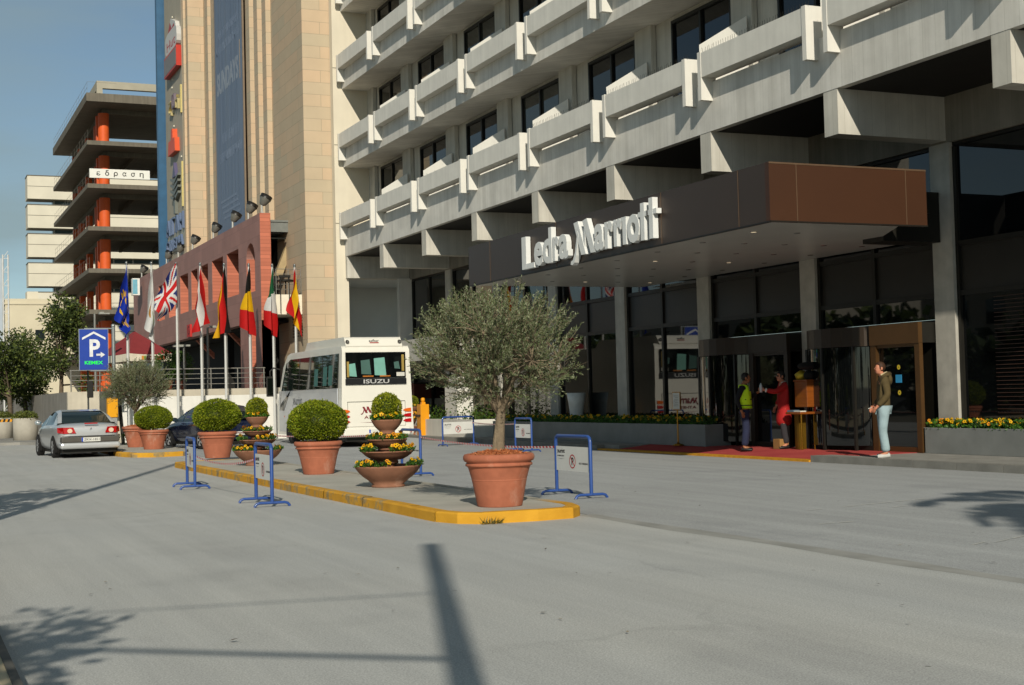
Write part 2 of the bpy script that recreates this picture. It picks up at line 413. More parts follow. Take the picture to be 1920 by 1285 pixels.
def island(name, poly, h=.13, w_=.16, label=None):
    # poly CCW; kerb ring outside, top sheet inside flush 4 mm lower
    n = len(poly); P2 = [Vector((x,y)) for x,y in poly]
    inn = []
    for i in range(n):
        d0 = (P2[i]-P2[i-1]).normalized(); d1 = (P2[(i+1)%n]-P2[i]).normalized()
        nrm = (Vector((-d0.y,d0.x))+Vector((-d1.y,d1.x))).normalized()
        inn.append(P2[i]+nrm*w_)
    b = MB()
    for i in range(n):
        j = (i+1)%n
        a,e,ai,ei = P2[i],P2[j],inn[i],inn[j]
        # split long runs into stones with slight irregularity
        L = (e-a).length; k = max(1,int(L/.9))
        for q in range(k):
            t0 = q/k; t1 = (q+1)/k
            o0 = a.lerp(e,t0); o1 = a.lerp(e,t1); i0 = ai.lerp(ei,t0); i1 = ai.lerp(ei,t1)
            g = .0008; dd = (o1-o0).normalized()*g if L > 1 else Vector((0,0))
            o0 = o0+dd; o1 = o1-dd; hh = h+random.uniform(-.003,.003); ch = .02; jit = random.uniform(-.004,.004)
            nn = Vector((-(o1-o0).y,(o1-o0).x)).normalized()
            o0 = o0+nn*jit; o1 = o1+nn*jit
            c0 = o0+nn*ch; c1 = o1+nn*ch
            b.quad((o0.x,o0.y,-.02),(o1.x,o1.y,-.02),(o1.x,o1.y,hh-ch),(o0.x,o0.y,hh-ch))
            b.quad((o0.x,o0.y,hh-ch),(o1.x,o1.y,hh-ch),(c1.x,c1.y,hh),(c0.x,c0.y,hh))
            b.quad((c0.x,c0.y,hh),(c1.x,c1.y,hh),(i1.x,i1.y,hh),(i0.x,i0.y,hh))
            b.quad((i1.x,i1.y,hh),(i1.x,i1.y,h-.03),(i0.x,i0.y,h-.03),(i0.x,i0.y,hh))
    tag(b.build('kerb', M_ky), kind='structure')
    b = MB(); b.add([(p.x,p.y,h-.008) for p in inn], [tuple(range(n))]); tag(b.build(name, M_itop), kind='structure')
island('traffic_island', [(5.78,15.35),(5.9,14.95),(6.12,14.72),(6.8,14.66),(7.28,14.72),(7.5,14.98),(7.6,15.35),(7.75,32.2),(7.4,32.6),(6.2,32.7),(5.82,32.3)])
island('traffic_island', [(5.74,40.6),(5.95,39.5),(6.5,38.95),(7.3,39.2),(7.8,40.0),(7.9,50.4),(5.8,50.4)])

# hotel pavement, kerb and carpet
b = MB(); b.box(16.62,18.9,-20,22.6,-.02,.13); b.box(16.62,18.9,30.9,53,-.02,.13); b.box(17.62,18.9,22.6,30.9,-.02,.129); tag(b.build('pavement', M_pave), kind='structure')
b = MB()
y = -20
while y < 38:
    if y < 22.6-.01 or y > 30.8:
        b.box(16.40,16.616,y+.005,min(y+1.1,22.6) - .005 if y < 22.6 else y+1.095,-.02,.135)
    y += 1.1
tag(b.build('pavement_kerb', M('kerb_stone','7d7b74',.8,.18,3,.2,40)), kind='structure')
b = MB()
y = 22.6
while y < 30.8:
    b.box(16.36,16.58,y+.004,y+.996,-.02,.048); y += 1.0
None
tag(b.build('pavement_kerb', M('kerb_paint','c88c1c',.7,.2,6,.2,40)), kind='structure')
s_ = NT('carpet'); cc = s_.mix(s_.ramp(s_.noise(1.2,5),.3,.7), lin('a04040'), lin('b2504a')); s_.bump(s_.noise(160,2),.3,.01); s_.fin(cc,.95,0,.1)
b = MB(); b.prism([(.049,16.585),(.049,16.586),(.139,17.62),(.139,18.34),(.08,18.34),(.02,16.7)][::-1],'Y',22.62,30.85); b.box(16.9,18.34,21.75,22.62,.10,.1385); tag(b.build('red_carpet', s_.m), kind='structure')
# ------------------------------------------------------------------ hotel
def conc(name, hexc, streak=.28):
    s = NT(name); c = lin(hexc)
    col = s.mix(s.ramp(s.noise(1.4,6),.3,.72), sc3(c,.86), sc3(c,1.08))
    sep = s.n('ShaderNodeSeparateXYZ'); s.l(s.tc.outputs['Object'], sep.inputs[0])
    ad = s.n('ShaderNodeMath'); s.l(sep.outputs[0], ad.inputs[0]); s.l(sep.outputs[1], ad.inputs[1])
    cb = s.n('ShaderNodeCombineXYZ'); s.l(ad.outputs[0], cb.inputs[0]); s.l(sep.outputs[2], cb.inputs[2])
    mp_ = s.n('ShaderNodeMapping'); mp_.inputs['Scale'].default_value = (4.5,1,.22); s.l(cb.outputs[0], mp_.inputs[0])
    nz_ = s.n('ShaderNodeTexNoise'); nz_.inputs['Scale'].default_value = 1; nz_.inputs['Detail'].default_value = 7; nz_.inputs['Roughness'].default_value = .62; s.l(mp_.outputs[0], nz_.inputs['Vector'])
    col = s.mix(1.0, col, s.ramp(nz_.outputs['Fac'], .36,.66, (1-streak,1-streak*1.02,1-streak*1.08,1), (1,1,1,1)), 'MULTIPLY')
    # board marks
    wv = s.n('ShaderNodeTexBrick'); wv.inputs['Scale'].default_value = 1; wv.inputs['Brick Width'].default_value = .32; wv.inputs['Row Height'].default_value = 30
    wv.inputs['Mortar Size'].default_value = .006; wv.inputs['Color1'].default_value = (1,1,1,1); wv.inputs['Color2'].default_value = (.93,.93,.93,1); wv.inputs['Mortar'].default_value = (.72,.72,.7,1)
    cb2 = s.n('ShaderNodeCombineXYZ'); s.l(ad.outputs[0], cb2.inputs[0]); s.l(sep.outputs[2], cb2.inputs[1]); s.l(cb2.outputs[0], wv.inputs[0])
    col = s.mix(.7, col, s.mix(1.0, col, wv.outputs[0], 'MULTIPLY'))
    s.bump(s.noise(18,5), .12, .02)
    return s.fin(col, .85, 0, .25)
M_conc = conc('board_concrete', 'dcd9d1', .17)
M_conc2 = conc('board_concrete_light', 'c9c5ba', .16)
M_cshade = conc('concrete_shaded', '8f897d', .25)  # spandrel concrete, its colour darkened to stand in for shade
M_white = M('painted_concrete', 'd9d6cd', .75, .06, 2, .08, 30, streak=.10)
M_cream = M('cream_render', 'd6cdb9', .85, .05, 1.2, .05, 40, streak=.06)
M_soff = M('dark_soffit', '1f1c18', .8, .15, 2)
M_dark = M('dark_metal', '17150f', .5, .2, 3)
M_dpan = M('spandrel_panel', '221f1b', .45, .12, 2)
M_bronze = M('bronze_panel', '5a4632', .38, .10, 1.5, metal=.35)
M_brz2 = M('bronze_trim', '5f4427', .35, .12, 3, metal=.5)
M_glass = Mglass('tinted_glass', '0a0c0d', 1.65)
M_glassU = Mglass('window_glass', '0e1113', 1.6)
M_plant = Mleaf('balcony_leaf', '3f5a22')
M_col = M('column_stone', 'aeaaa0', .7, .14, 3, .12, 50, streak=.12)

P_ = 4.42
Bk = lambda k: 21.25+P_*k
HOT = thing('hotel_building', 'grey concrete hotel with rows of planter balconies above a dark glass ground floor', 'hotel', (18.7,30,0))
K0, K1 = -4, 6
YN, YF = Bk(-5), 52.2
# slabs
b = MB(); b.box(16.14,21,YN,YF,7.06,8.05); b.box(16.14,16.26,YN,YF,8.05,8.115)
fas = b.build('fascia_slab', M_conc, HOT)
b = MB()
for r in range(1,6):
    z = 7.47+3.1*r; b.box(16.142,21,YN,YF,z,z+.58-.001*r); b.box(16.142,16.26,YN,YF,z+.58-.001*r,z+.735)
b.build('floor_slab', M_conc, HOT)
# beams under the slab
for k in range(-4,8):
    b = MB(); y0 = Bk(k)-.21; y1 = Bk(k)+.21
    if k == 7: y1 = 52.19
    b.box(16.148,18.698,y0,y1,6.2,7.058); b.build('beam', M_conc2, HOT)
b = MB(); b.box(18.70,19.05,YN,YF,6.16,7.057); b.build('spandrel', M_cshade, HOT)
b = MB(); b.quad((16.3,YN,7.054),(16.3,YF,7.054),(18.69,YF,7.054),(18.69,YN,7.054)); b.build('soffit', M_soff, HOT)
# columns
for k in range(-4,7):
    b = MB(); b.box(18.70,19.1,Bk(k)-.28,Bk(k)+.28,.0,6.159); b.build('column', M_col, HOT)
# end wall with the corner pier
b = MB(); b.box(15.78,30,52.2,52.55,6.2,26); b.box(15.78,16.27,52.2,56.6,0,6.2)
b.box(16.27,30,52.55,56.6,6.2,6.6,1); b.box(16.27,30,56.6,56.9,0,6.2,1)
ew = b.build('end_wall', [M_cream, M('passage_grey','e2e1db',.85,.05,1)], HOT)
b = MB()
for z in (8.35,11.45,14.5,17.6): b.box(15.78,16.12,52.185,52.199,z,z+.025)
b.build('wall_seam', M('seam','8d8878'), HOT)
b = MB(); b.box(18.25,18.78,51.9,52.198,0,6.2); b.build('corner_pier', M_white, HOT)
b = MB(); b.box(16.9,18.69,43.6,52.19,2.76,3.55); b.build('porch_slab', M_conc2, HOT)
# upper walls, windows, piers
b = MB()
for r in range(0,5):
    z0 = 8.05+3.1*r; z1 = 7.47+3.1*(r+1)
    b.box(17.35,17.6,YN,YF,z0,z1)
b.build('upper_wall', M_conc2, HOT)
WIN = None
def window_part():
    fr = MB(); y0,y1,z0,z1 = .52,3.15,.25,2.38
    for (a0,a1,c0,c1) in ((y0,y1,z1-.08,z1),(y0,y1,z0,z0+.06),(y0,y0+.07,z0+.06,z1-.08),(y1-.07,y1,z0+.06,z1-.08),(y0+1.28,y0+1.36,z0+.06,z1-.08)):
        fr.box(-.06,.05,a0,a1,c0,c1)
    return fr
for k in range(K0,K1+1):
    for r in range(0,5):
        if WIN is None:
            WIN = window_part().build('window', M_dark, HOT, local=True); WIN.location = (17.3-18.7,Bk(k)-30,8.05)
            g = MB(); g.box(.0,.02,.59,3.08,.31,2.30); gp = g.build('pane', M_glassU, WIN, local=True); GP2 = gp.data.copy(); GP2.materials.clear(); GP2.materials.append(Mglass('curtained_glass','33352f',1.6))
            cu = MB()
            for q in range(9): cu.box(.025,.035,.62+q*.12,.66+q*.12,.32,2.28)
            continue
        o = WIN.copy(); COL.objects.link(o); o.parent = HOT; o.location = (17.3-18.7,Bk(k)-30,8.05+3.1*r)
        g = gp.copy(); COL.objects.link(g); g.parent = o
        if (k*7+r*5) % 4 == 1: g.data = GP2
# piers between windows
PIER = None
for k in range(K0,K1+2):
    for r in range(0,5):
        if PIER is None:
            b = MB(); b.box(-.16,-.02,-.38,.44,0,2.519); b.box(-.155,-.021,-.37,.43,1.06,1.075,1) if 0 else None
            PIER = b.build('pier', M_conc2, HOT, local=True); o = PIER
        else:
            o = PIER.copy(); COL.objects.link(o); o.parent = HOT
        o.location = (17.348-18.7, Bk(k)-30-(.3 if k==7 else 0), 8.052+3.1*r)
# balconies: planter box, two end brackets, sloped inner upstand, plants
def plants(n, seed):
    rr = random.Random(seed); b = MB()
    for i in range(n):
        y = rr.uniform(.3,3.65); x = rr.uniform(.08,.28); z = .5
        for q in range(rr.randint(3,6)):
            d = Vector((rr.uniform(-.7,.7),rr.uniform(-.7,.7),rr.uniform(.2,1)))
            b.leaf(Vector((x,y,z)), d, rr.uniform(.06,.17), .035, 0, Vector((rr.random(),rr.random(),.2)))
    return b
b = MB()
# hollow planter trough, local origin at the box's near lower front corner, y away
b.box(0,.05,.13,3.77,.05,.58); b.box(.31,.36,.13,3.77,.05,.58); b.box(.05,.31,.13,3.77,.05,.16); b.box(.05,.31,.13,3.77,.46,.50,1)
BAL = b.build('balcony', [M_white, M('soil','2f261c',.95,.2)], HOT, local=True)
b = MB(); b.box(-.012,.362,0,.129,-.44,.605); BR1 = b.build('bracket', M_white, BAL, local=True)
b = MB(); b.box(-.012,.362,3.771,3.90,-.44,.605); BR2 = b.build('bracket', M_white, BAL, local=True)
b = MB(); b.prism([(.40,.50),(.85,.50),(.85,1.25),(.72,1.25)][::1], 'X', 0, 1)
s0 = 0; b = MB()
p0 = Vector((.50,.20,0)); p1 = Vector((1.22,-.62,0)); th = Vector((.06,.05,0))
q = [p0+Vector((0,0,-.08)),p1+Vector((0,0,-.08)),p1+Vector((0,0,1.50)),p0+Vector((.36,-.41,1.25)),p0+Vector((0,0,1.00))]
b.add([tuple(v) for v in q]+[tuple(v+th) for v in q], [(0,1,2,3,4),(9,8,7,6,5)]+[(i,i+5,(i+1)%5+5,(i+1)%5) for i in range(5)])
UPS = b.build('upstand', M_white, BAL, local=True)
PLV = [plants(n,i).build('plants', M_plant, BAL, local=True) for i,n in enumerate((10,26,60))]
first = True
for r in range(0,5):
    for k in range(K0,K1+1):
        loc = (15.87-18.7, Bk(k)+.30-30, 8.14+3.1*r)
        if first:
            BAL.location = loc; first = False
            BAL_PL = PLV; continue
        o = BAL.copy(); COL.objects.link(o); o.parent = HOT; o.location = loc
        for ch in (BR1,BR2,UPS): q = ch.copy(); COL.objects.link(q); q.parent = o
        v = random.choice((0,0,1,1,2)) if k < 6 else 2
        q = PLV[v].copy(); COL.objects.link(q); q.parent = o
for e in PLV[1:]: bpy.data.objects.remove(e)
# bird spikes on the near low balconies: thin pins along the planter rim
b = MB()
for k in (-1,0,1,2):
    y = Bk(k)+.3
    while y < Bk(k)+4.1:
        b.tube([(15.93,y,8.72),(15.93+random.uniform(-.02,.02),y,8.84)], .004, 3, 0, False); y += .09
b.build('bird_spikes', M_dark, HOT)
# ---- ground floor glazing
def bay(k, kind):
    y0 = Bk(k)+.285; y1 = Bk(k+1)-.285; ym = (y0+y1)/2
    f = MB()
    zs = {'glass':(.13,3.22,4.18,6.14),'door':(2.75,3.22,4.2,6.14)}[kind]
    for z in zs[1:]: f.box(18.78,18.86,y0,y1,z-.05,z+.05)
    f.box(18.775,18.865,ym-.05,ym+.05,zs[0],6.09); f.box(18.77,18.87,y0,y0+.08,zs[0],6.08); f.box(18.77,18.87,y1-.08,y1,zs[0],6.08)
    if kind == 'glass': f.box(18.772,18.868,y0,y1,.13,.22)
    fo = f.build('glazing_frame', M_dark, HOT)
    for (a,c) in ((y0+.08,ym-.05),(ym+.05,y1-.08)):
        b = MB(); b.box(18.83,18.85,a,c,zs[0],zs[1]-.05); b.build('pane', M_glass, fo)
        b = MB(); b.box(18.83,18.85,a,c,zs[2]+.05,6.09); b.build('pane', M_glass, fo)
        b = MB(); b.box(18.825,18.845,a,c,zs[1]+.05,zs[2]-.05); b.build('panel', M_dpan, fo)
for k in range(-4,7):
    if k in (0,1): bay(k,'door')
    else: bay(k,'glass')
# window blinds seen inside the near bay
b = MB(); z = .9
while z < 3.1: b.box(18.815,18.824,Bk(-1)+.4,Bk(0)-1.2,z,z+.014); z += .075
b.build('blind_slats', M('blind','3a2418',.5,.1), HOT)

# revolving doors
def revolving(y0, y1, flat0, label):
    """flat door from y0..flat0 at X=18.3, drum from flat0..y1"""
    fr = MB(); zt0, zt1 = 2.29, 2.70; xf = 18.3
    # fascia band: flat part + curved part
    fr.box(xf-.02,xf+.08,y0-.05,flat0,zt0,zt1,0); fr.box(xf+.08,18.76,y0-.03,flat0,zt0+.004,zt1-.004,2)
    n = 12; rad = (y1-flat0)/2; yc = flat0+rad
    ring = []
    for i in range(n+1):
        t = math.pi*i/n; ring.append((18.62-rad*.62*math.sin(t)-.0, yc-rad*math.cos(t)))
    poly = [(x,y) for x,y in ring]+[(18.76,y1),(18.76,flat0)]
    area = sum(poly[i][0]*poly[(i+1)%len(poly)][1]-poly[(i+1)%len(poly)][0]*poly[i][1] for i in range(len(poly)))
    if area < 0: poly = poly[::-1]
    fr.prism(poly, 'Z', zt0+.003, zt1-.003, 1)
    MB_D = M('bronze_shaded','2f2419',.45,.1,metal=.3)  # same bronze with shade put into the colour, for parts out of the sun
    o = fr.build('revolving_door', [M_brz2 if y0 < 24 else MB_D, MB_D, M_dark], HOT)
    p = MB()
    for (a,c) in ((y0-.04,y0+.1),(flat0-.17,flat0)): p.box(xf,xf+.09,a,c,.135,zt0)
    p.box(xf+.02,18.5,y0+.1,flat0-.17,.135,.24); p.box(xf+.02,18.5,y0+.1,flat0-.17,zt0-.06,zt0-.002)
    p.build('door_frame', M_brz2 if y0 < 24 else MATS['bronze_shaded'], o)
    g = MB(); g.box(xf+.10,xf+.12,y0+.1,flat0-.17,.24,zt0-.06); g.build('pane', M_glass, o)
    d = MB(); mid = []
    for i in range(0,n+1,3):
        x,y = ring[i]; d.box(x-.03,x+.03,y-.03,y+.03,.135,zt0)
    d.box(18.3,18.7,flat0+.02,y1-.02,.14,.24)
    d.build('drum_frame', M_dark, o)
    g = MB(); vs = [(x,y,.24) for x,y in ring]+[(x,y,zt0-.01) for x,y in ring]
    g.add(vs, [(i+1,i,i+n+1,i+n+2) for i in range(n)], 0, True); g.build('drum_pane', M_glass, o)
    bk = MB(); bk.box(18.77,18.80,y0-.04,y1,.135,2.74); bk.build('back_panel', M_dark, o)
    w_ = MB(); w_.box(18.35,18.6,yc-.03,yc+.03,.25,zt0-.02)
    w_.build('wing', M_dark, o)
    bar = MB(); bar.box(18.34,18.36,flat0+.2,y1-.3,1.02,1.10); bar.build('push_bar', M_brz2, o)
    return o
rd = revolving(21.6, 25.30, 23.05, '')
rd2 = revolving(26.0, 29.75, 27.5, '')
st = MB()
def disc(b, c, r, m=0, n=14):
    b.add([(c[0],c[1]+r*math.cos(2*math.pi*k/n),c[2]+r*math.sin(2*math.pi*k/n)) for k in range(n)], [tuple(range(n))[::-1]], m)
for z in (1.83,1.32): disc(st,(18.395,22.30,z),.05,0); disc(st,(18.394,22.30,z),.012,1)
st.box(18.392,18.398,22.22,22.40,1.52,1.68,2)
st.build('door_sticker', [M('sticker_yellow','c9b230'),M('sticker_black','1c1c18'),M('sticker_blue','2f8fc0')], rd)

# ---- entrance canopy
CAN = thing('entrance_canopy', 'dark brown metal entrance canopy over the driveway carrying big white letters', 'canopy', (16.2,26.4,4.3))
b = MB(); b.box(13.6,13.72,19.77,33.2,4.31,5.33); b.build('front_fascia', M('canopy_brown','40332a',.42,.06,.8,metal=.25), CAN)
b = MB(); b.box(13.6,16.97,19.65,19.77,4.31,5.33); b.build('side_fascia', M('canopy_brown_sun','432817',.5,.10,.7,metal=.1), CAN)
b = MB()
b.add([(13.72,19.77,4.33),(16.45,19.77,4.33),(17.67,21.95,4.33),(18.69,21.95,4.33),(18.69,33.2,4.33),(13.72,33.2,4.33)], [(5,4,3,2,1,0)])
b.build('soffit', M('canopy_soffit','b8b5ad',.30,.06,1,metal=.1), CAN)
b = MB(); b.box(13.73,16.9,19.78,33.19,5.05,5.31); b.box(16.9,18.69,21.95,33.19,4.5,5.2); b.build('roof_deck', M_dark, CAN)
b = MB(); b.box(17.3,18.68,21.28,21.9,4.24,5.22); b.box(16.5,17.3,19.95,21.9,4.6,4.8); b.build('void_fill', M_dark, CAN)  # dark boxes stand in for the shaded void at the cut soffit corner
b = MB(); b.box(13.60,16.98,19.64,19.66,4.30,4.325); b.box(13.585,13.615,19.66,33.2,4.295,4.32); b.box(13.6,13.73,33.2,33.22,4.31,5.33)
b.build('edge_trim', M_dark, CAN)
b = MB()
for y in (20.6,23.3,28.0,31.8): b.box(13.594,13.6,y,y+.015,4.33,5.33)
for x in (14.15,16.5): b.box(x,x+.015,19.644,19.65,4.33,5.33)
b.box(13.6,16.97,19.643,19.651,5.30,5.33)
b.build('panel_seam', M('seam_bright','5a4634',.5), CAN)
DL = MB()
for i in range(5):
    for j in range(7):
        x = 14.3+i*.95; y = 21.2+j*1.75
        if x > 16 and y < 22: continue
        o = MB(); o.lathe([(.055,-.012),(.068,-.002)], (x,y,4.33), 12, 0, False); o.lathe([(.0,-.011),(.055,-.011)], (x,y,4.33), 12, 1, False)
        lit = (i*3+j) % 6 == 0
        o.build('downlight', [M('steel','8d8a84',.3,.05,metal=.8), Memit('lamp_on','ffe9c0',.55) if lit and 'lamp_on' not in MATS else (MATS['lamp_on'] if lit else M('lamp_off','5a5853',.3))], CAN)

# ---- hotel name in big channel letters
SIGN = thing('hotel_sign', 'large white raised letters spelling the hotel name on the dark canopy front', 'sign', (13.47,26.2,4.4))
ml_ = [M('letter_white','d8d9d6',.55,.05,4)]
X_ = 13.33; UX = (0,-1,0); UZ = (0,0,1)
def letter(t, y, z, w_, h_, wt=.02):
    b = MB(); text(b, t, (13.59,y,z), UX, UZ, w=w_, h=h_, depth=.12, weight=wt); b.build('letter', ml_, SIGN)
zb = 4.42
b = MB(); b.box(13.47,13.59,29.36,29.60,zb-.02,zb+.74); b.box(13.471,13.589,28.93,29.36,zb-.02,zb+.10); b.build('letter', ml_, SIGN)
letter('e', 28.92, zb-.01, .46, .55, .035); letter('d', 28.45, zb, .47, .80, .03); letter('r', 27.93, zb+.02, .30, .54, .035); letter('a', 27.61, zb+.02, .46, .55, .035)
b = MB(); logoM(b, (13.59,26.98,zb+.02), UX, UZ, .98, .74, .12); b.build('letter', ml_, SIGN)
letter('a', 25.90, zb+.03, .42, .56, .035); letter('r', 25.43, zb+.03, .34, .56, .035); letter('r', 25.03, zb+.03, .34, .56, .035)
b = MB(); b.box(13.47,13.59,24.50,24.65,zb+.03,zb+.59); b.box(13.471,13.589,24.65,24.71,zb+.51,zb+.59); b.build('letter', ml_, SIGN)
letter('o', 24.46, zb+.02, .50, .58, .035)
def tee(y, up):
    b = MB(); b.box(13.47,13.59,y-.15,y,zb+.03,zb+.03+up); b.box(13.474,13.588,y-.29,y+.10,zb+.50,zb+.60); b.build('letter', ml_, SIGN)
tee(23.90,.74); tee(23.56,.80)

# ---- flower beds in stone troughs
M_trough = M('trough_stone','7d7f7c',.6,.12,2,.1,40)
def flower_geo(b, x0,x1,y0,y1,z, nl, nf, seed, h=.2, mk=0):
    rr = random.Random(seed)
    for i in range(nl):
        x = rr.uniform(x0,x1); y = rr.uniform(y0,y1); t = rr.random()
        edge = min((x-x0),(x1-x))/(x1-x0)*2
        zz = z + h*rr.random()*(.35+.65*min(1,edge*2.2))
        d = Vector((rr.uniform(-1,1),rr.uniform(-1,1),rr.uniform(.1,1)))
        b.leaf(Vector((x,y,zz)), d, rr.uniform(.05,.09), rr.uniform(.03,.05), rr.choice((0,0,1)), Vector((rr.uniform(-1,1),rr.uniform(-1,1),.3)))
    for i in range(nf):
        x = rr.uniform(x0,x1); y = rr.uniform(y0,y1)
        pansy(b, Vector((x,y,z+h*rr.uniform(.6,1.15))), Vector((rr.uniform(-1,.2),rr.uniform(-1,.2),rr.uniform(.3,1.0))), rr.uniform(.03,.042), rr, 2)
def pansy(b, p, n, r, rr, m0):
    n = n.normalized(); u = n.orthogonal().normalized(); v = n.cross(u); a0 = rr.random()*6
    mm = m0 if rr.random() < .9 else m0+1
    for k in range(5):
        a = a0+k*2*math.pi/5
        d = u*math.cos(a)+v*math.sin(a); e = n.cross(d)
        b.add([p, p+d*r*.6+e*r*.55+n*r*.1, p+d*r*1.15, p+d*r*.6-e*r*.55+n*r*.1], [(0,1,2,3)], mm)
    b.add([p+n*.004+u*r*.34*math.cos(k*1.05)+v*r*.34*math.sin(k*1.05) for k in range(6)], [(0,1,2,3,4,5)], m0+2)
MF = [Mleaf('pansy_leaf','466b24'), Mleaf('pansy_leaf_dark','2c4a1a'), Mleaf('petal_yellow','e3b012',.15,.2), Mleaf('petal_orange','d88a14',.15,.2), M('pansy_eye','3a1a10',.8)]
t1 = thing('stone_planter', 'long grey stone planter of yellow pansies beside the revolving door column', 'planter', (18.6,12,.13))
b = MB(); b.box(18.34,18.42,-10,21.6,.13,.63); b.box(18.34,18.69,21.52,21.6,.131,.629); b.box(18.42,18.69,-10,21.52,.131,.56); b.build('trough', M_trough, t1, bevel=.008)
b = MB(); flower_geo(b, 18.36,18.68,14.5,21.5,.58, 5200, 330, 3, .19); b.build('flowers', MF, t1)
t2 = thing('stone_planter', 'long grey stone planter of pansies under the shaded lobby windows', 'planter', (17.8,34,.13))
b = MB(); b.box(17.48,17.58,28.2,41,.13,.65); b.box(17.58,18.2,28.2,28.3,.131,.649); b.box(17.58,18.2,28.3,41,.13,.57); b.build('trough', M_trough, t2, bevel=.008)
b = MB(); flower_geo(b, 17.52,18.15,28.25,40.9,.6, 7500, 230, 4, .22); b.build('flowers', MF, t2)
# ------------------------------------------------------------------ stone tower with pilasters, banner, wall signs
M_stone = Mtile('tower_stone','bfb096', 1.9,.482,.009,.5,.06,.66,.75,hex2='c3a98c')
TOW = thing('stone_tower', 'tall beige stone clad tower with ribbed side and blue edge behind the flags', 'tower', (15,53,0))
b = MB(); b.box(14.68,16.2,52.60,57.3,0,46); b.build('end_block', M_stone, TOW)
b = MB(); b.box(14.88,30,60.4,72.3,9.0,46); b.box(14.88,16.2,57.3,60.4,9.0,46); b.box(15.9,16.2,57.3,72.3,4.8,9.0); b.build('side_wall', M_stone, TOW)
y = 58.25
for i in range(9):
    if 61.9 < y < 68.4: y = 68.75
    if y > 71.5: break
    b = MB(); b.box(14.66,14.90,y,y+.68,9.0,46); b.build('pilaster', M_stone, TOW); y += 1.5
b = MB(); b.box(14.05,30,72.3,79,4.82,46); b.build('sign_block', M_stone, TOW)
b = MB(); b.box(13.93,14.051,72.9,73.3,9,46); b.build('pilaster', M_stone, TOW)
b = MB(); b.box(13.985,14.049,73.7,78.6,4.9,45.9); b.build('sign_panel', M('sign_panel_grey','a39a88',.6,.08,2), TOW)
b = MB(); b.box(13.62,14.3,79.05,79.5,4.8,46.2); b.build('edge_fin', M('edge_blue','30597a',.4,.15,1.5,metal=.1), TOW)
b = MB()
for i in range(15):
    for j in range(3):
        b.box(14.668,14.681,53.3+j*.55,53.7+j*.55,4.0+i*.12,4.05+i*.12)
b.build('louvre', M('louvre_dark','5a4f3c'), TOW)
# dark recess front at ground level beside the hotel
b = MB(); b.box(14.672,14.679,53.0,56.8,0.2,2.3); b.build('opening', M_dark, TOW)
# hanging banner
BAN = thing('banner', 'tall slate blue advertising banner hanging down the ribbed stone wall', 'banner', (14.6,65,10))
s_ = NT('banner_cloth'); cb_ = s_.mix(s_.ramp(s_.noise(1,4,(1,1.6,.10)),.35,.7), lin('64738a'), lin('707e92')); s_.bump(s_.noise(1,3,(1,2.2,.08)),.5,.15); s_.fin(cb_,.6,0,.3)
b = MB(); b.box(14.60,14.64,62.4,68.3,9.5,26); ban = b.build('cloth', s_.m, BAN)
b = MB(); b.box(14.58,14.66,62.30,62.4,9.4,26.1); b.box(14.58,14.66,68.3,68.38,9.4,26.1); b.build('frame', M('banner_frame','7a6a58',.5), BAN)
b = MB()
text(b,'SUMMER',(14.598,68.0,17.3),(0,-1,0),(0,0,1),w=5.0,h=1.15,depth=.003,m=0) if 0 else None
text(b,'SUNDAYS',(14.598,67.9,16.5),(0,-1,0),(0,0,1),w=4.6,h=1.1,depth=.003,weight=.03)
text(b,'ΑΠΟ ΤΗΝ ΟΜΑΔΑ',(14.598,67.6,19.2),(0,-1,0),(0,0,1),w=4.4,h=.42,depth=.003,m=1); text(b,'ΚΑΙ ΤΟΝ ΔΗΜΙΟΥΡΓΟ',(14.598,67.9,18.5),(0,-1,0),(0,0,1),w=4.8,h=.42,depth=.003,m=1)
text(b,'ΑΠΟ ΠΕΜΠΤΗ',(14.598,67.0,14.0),(0,-1,0),(0,0,1),w=3.6,h=.5,depth=.003,m=1); text(b,'ΣΤΟΥΣ ΚΙΝΗΜΑΤΟΓΡΑΦΟΥΣ',(14.598,67.5,13.1),(0,-1,0),(0,0,1),w=4.7,h=.5,depth=.003,m=1)
for i in range(4): b.box(14.594,14.598,63.2+i*.3,66.8+i*.2,10.3+.28*i,10.42+.28*i,1)
b.box(14.594,14.598,62.9,62.98,16.4,18.2,2)
b.add([(14.596,65.6,22),(14.596,65.15,26),(14.596,64.7,26),(14.596,65.35,22)],[(0,1,2,3)],2)
b.build('lettering', [M('banner_white','8e97a3'), M('banner_pale','76849a'), M('banner_sand','b59a78')], BAN)
# signs on the tower's sign panel
def wsign(label, parts, loc):
    t = thing('wall_sign', label, 'sign', loc, 0, 'signs on the tower side'); return t
sg = lambda n,h: M('sg_'+n,h,.45,.05)
def rpoly(yc, zc, w_, h_, n=20, sq=.5):
    return [(yc+w_/2*math.copysign(abs(math.cos(2*math.pi*k/n))**sq,math.cos(2*math.pi*k/n)), zc+h_/2*math.copysign(abs(math.sin(2*math.pi*k/n))**sq,math.sin(2*math.pi*k/n))) for k in range(n)]
t = wsign('white rounded wall sign with a red roof emblem, topmost on the tower side', 0, (13.9,75.5,21.4))
b = MB(); b.prism(rpoly(75.4,21.1,3.4,1.2), 'X', 13.74,13.98); b.prism([(76.9,21.3),(75.5,22.35),(74.2,21.9),(73.9,21.3)][::-1],'X',13.76,13.98); b.build('panel', sg('silver','c2bfba'), t)
b = MB(); b.add([(13.755,76.8,21.3),(13.755,75.7,22.2),(13.755,75.2,21.75),(13.755,74.6,21.9),(13.755,74.0,21.3)],[(4,3,2,1,0)],0); text(b,'Hut',(13.739,76.6,20.72),(0,-1,0),(0,0,1),w=2.5,h=.5,depth=.004,m=0); b.build('lettering', sg('red','a52420'), t)
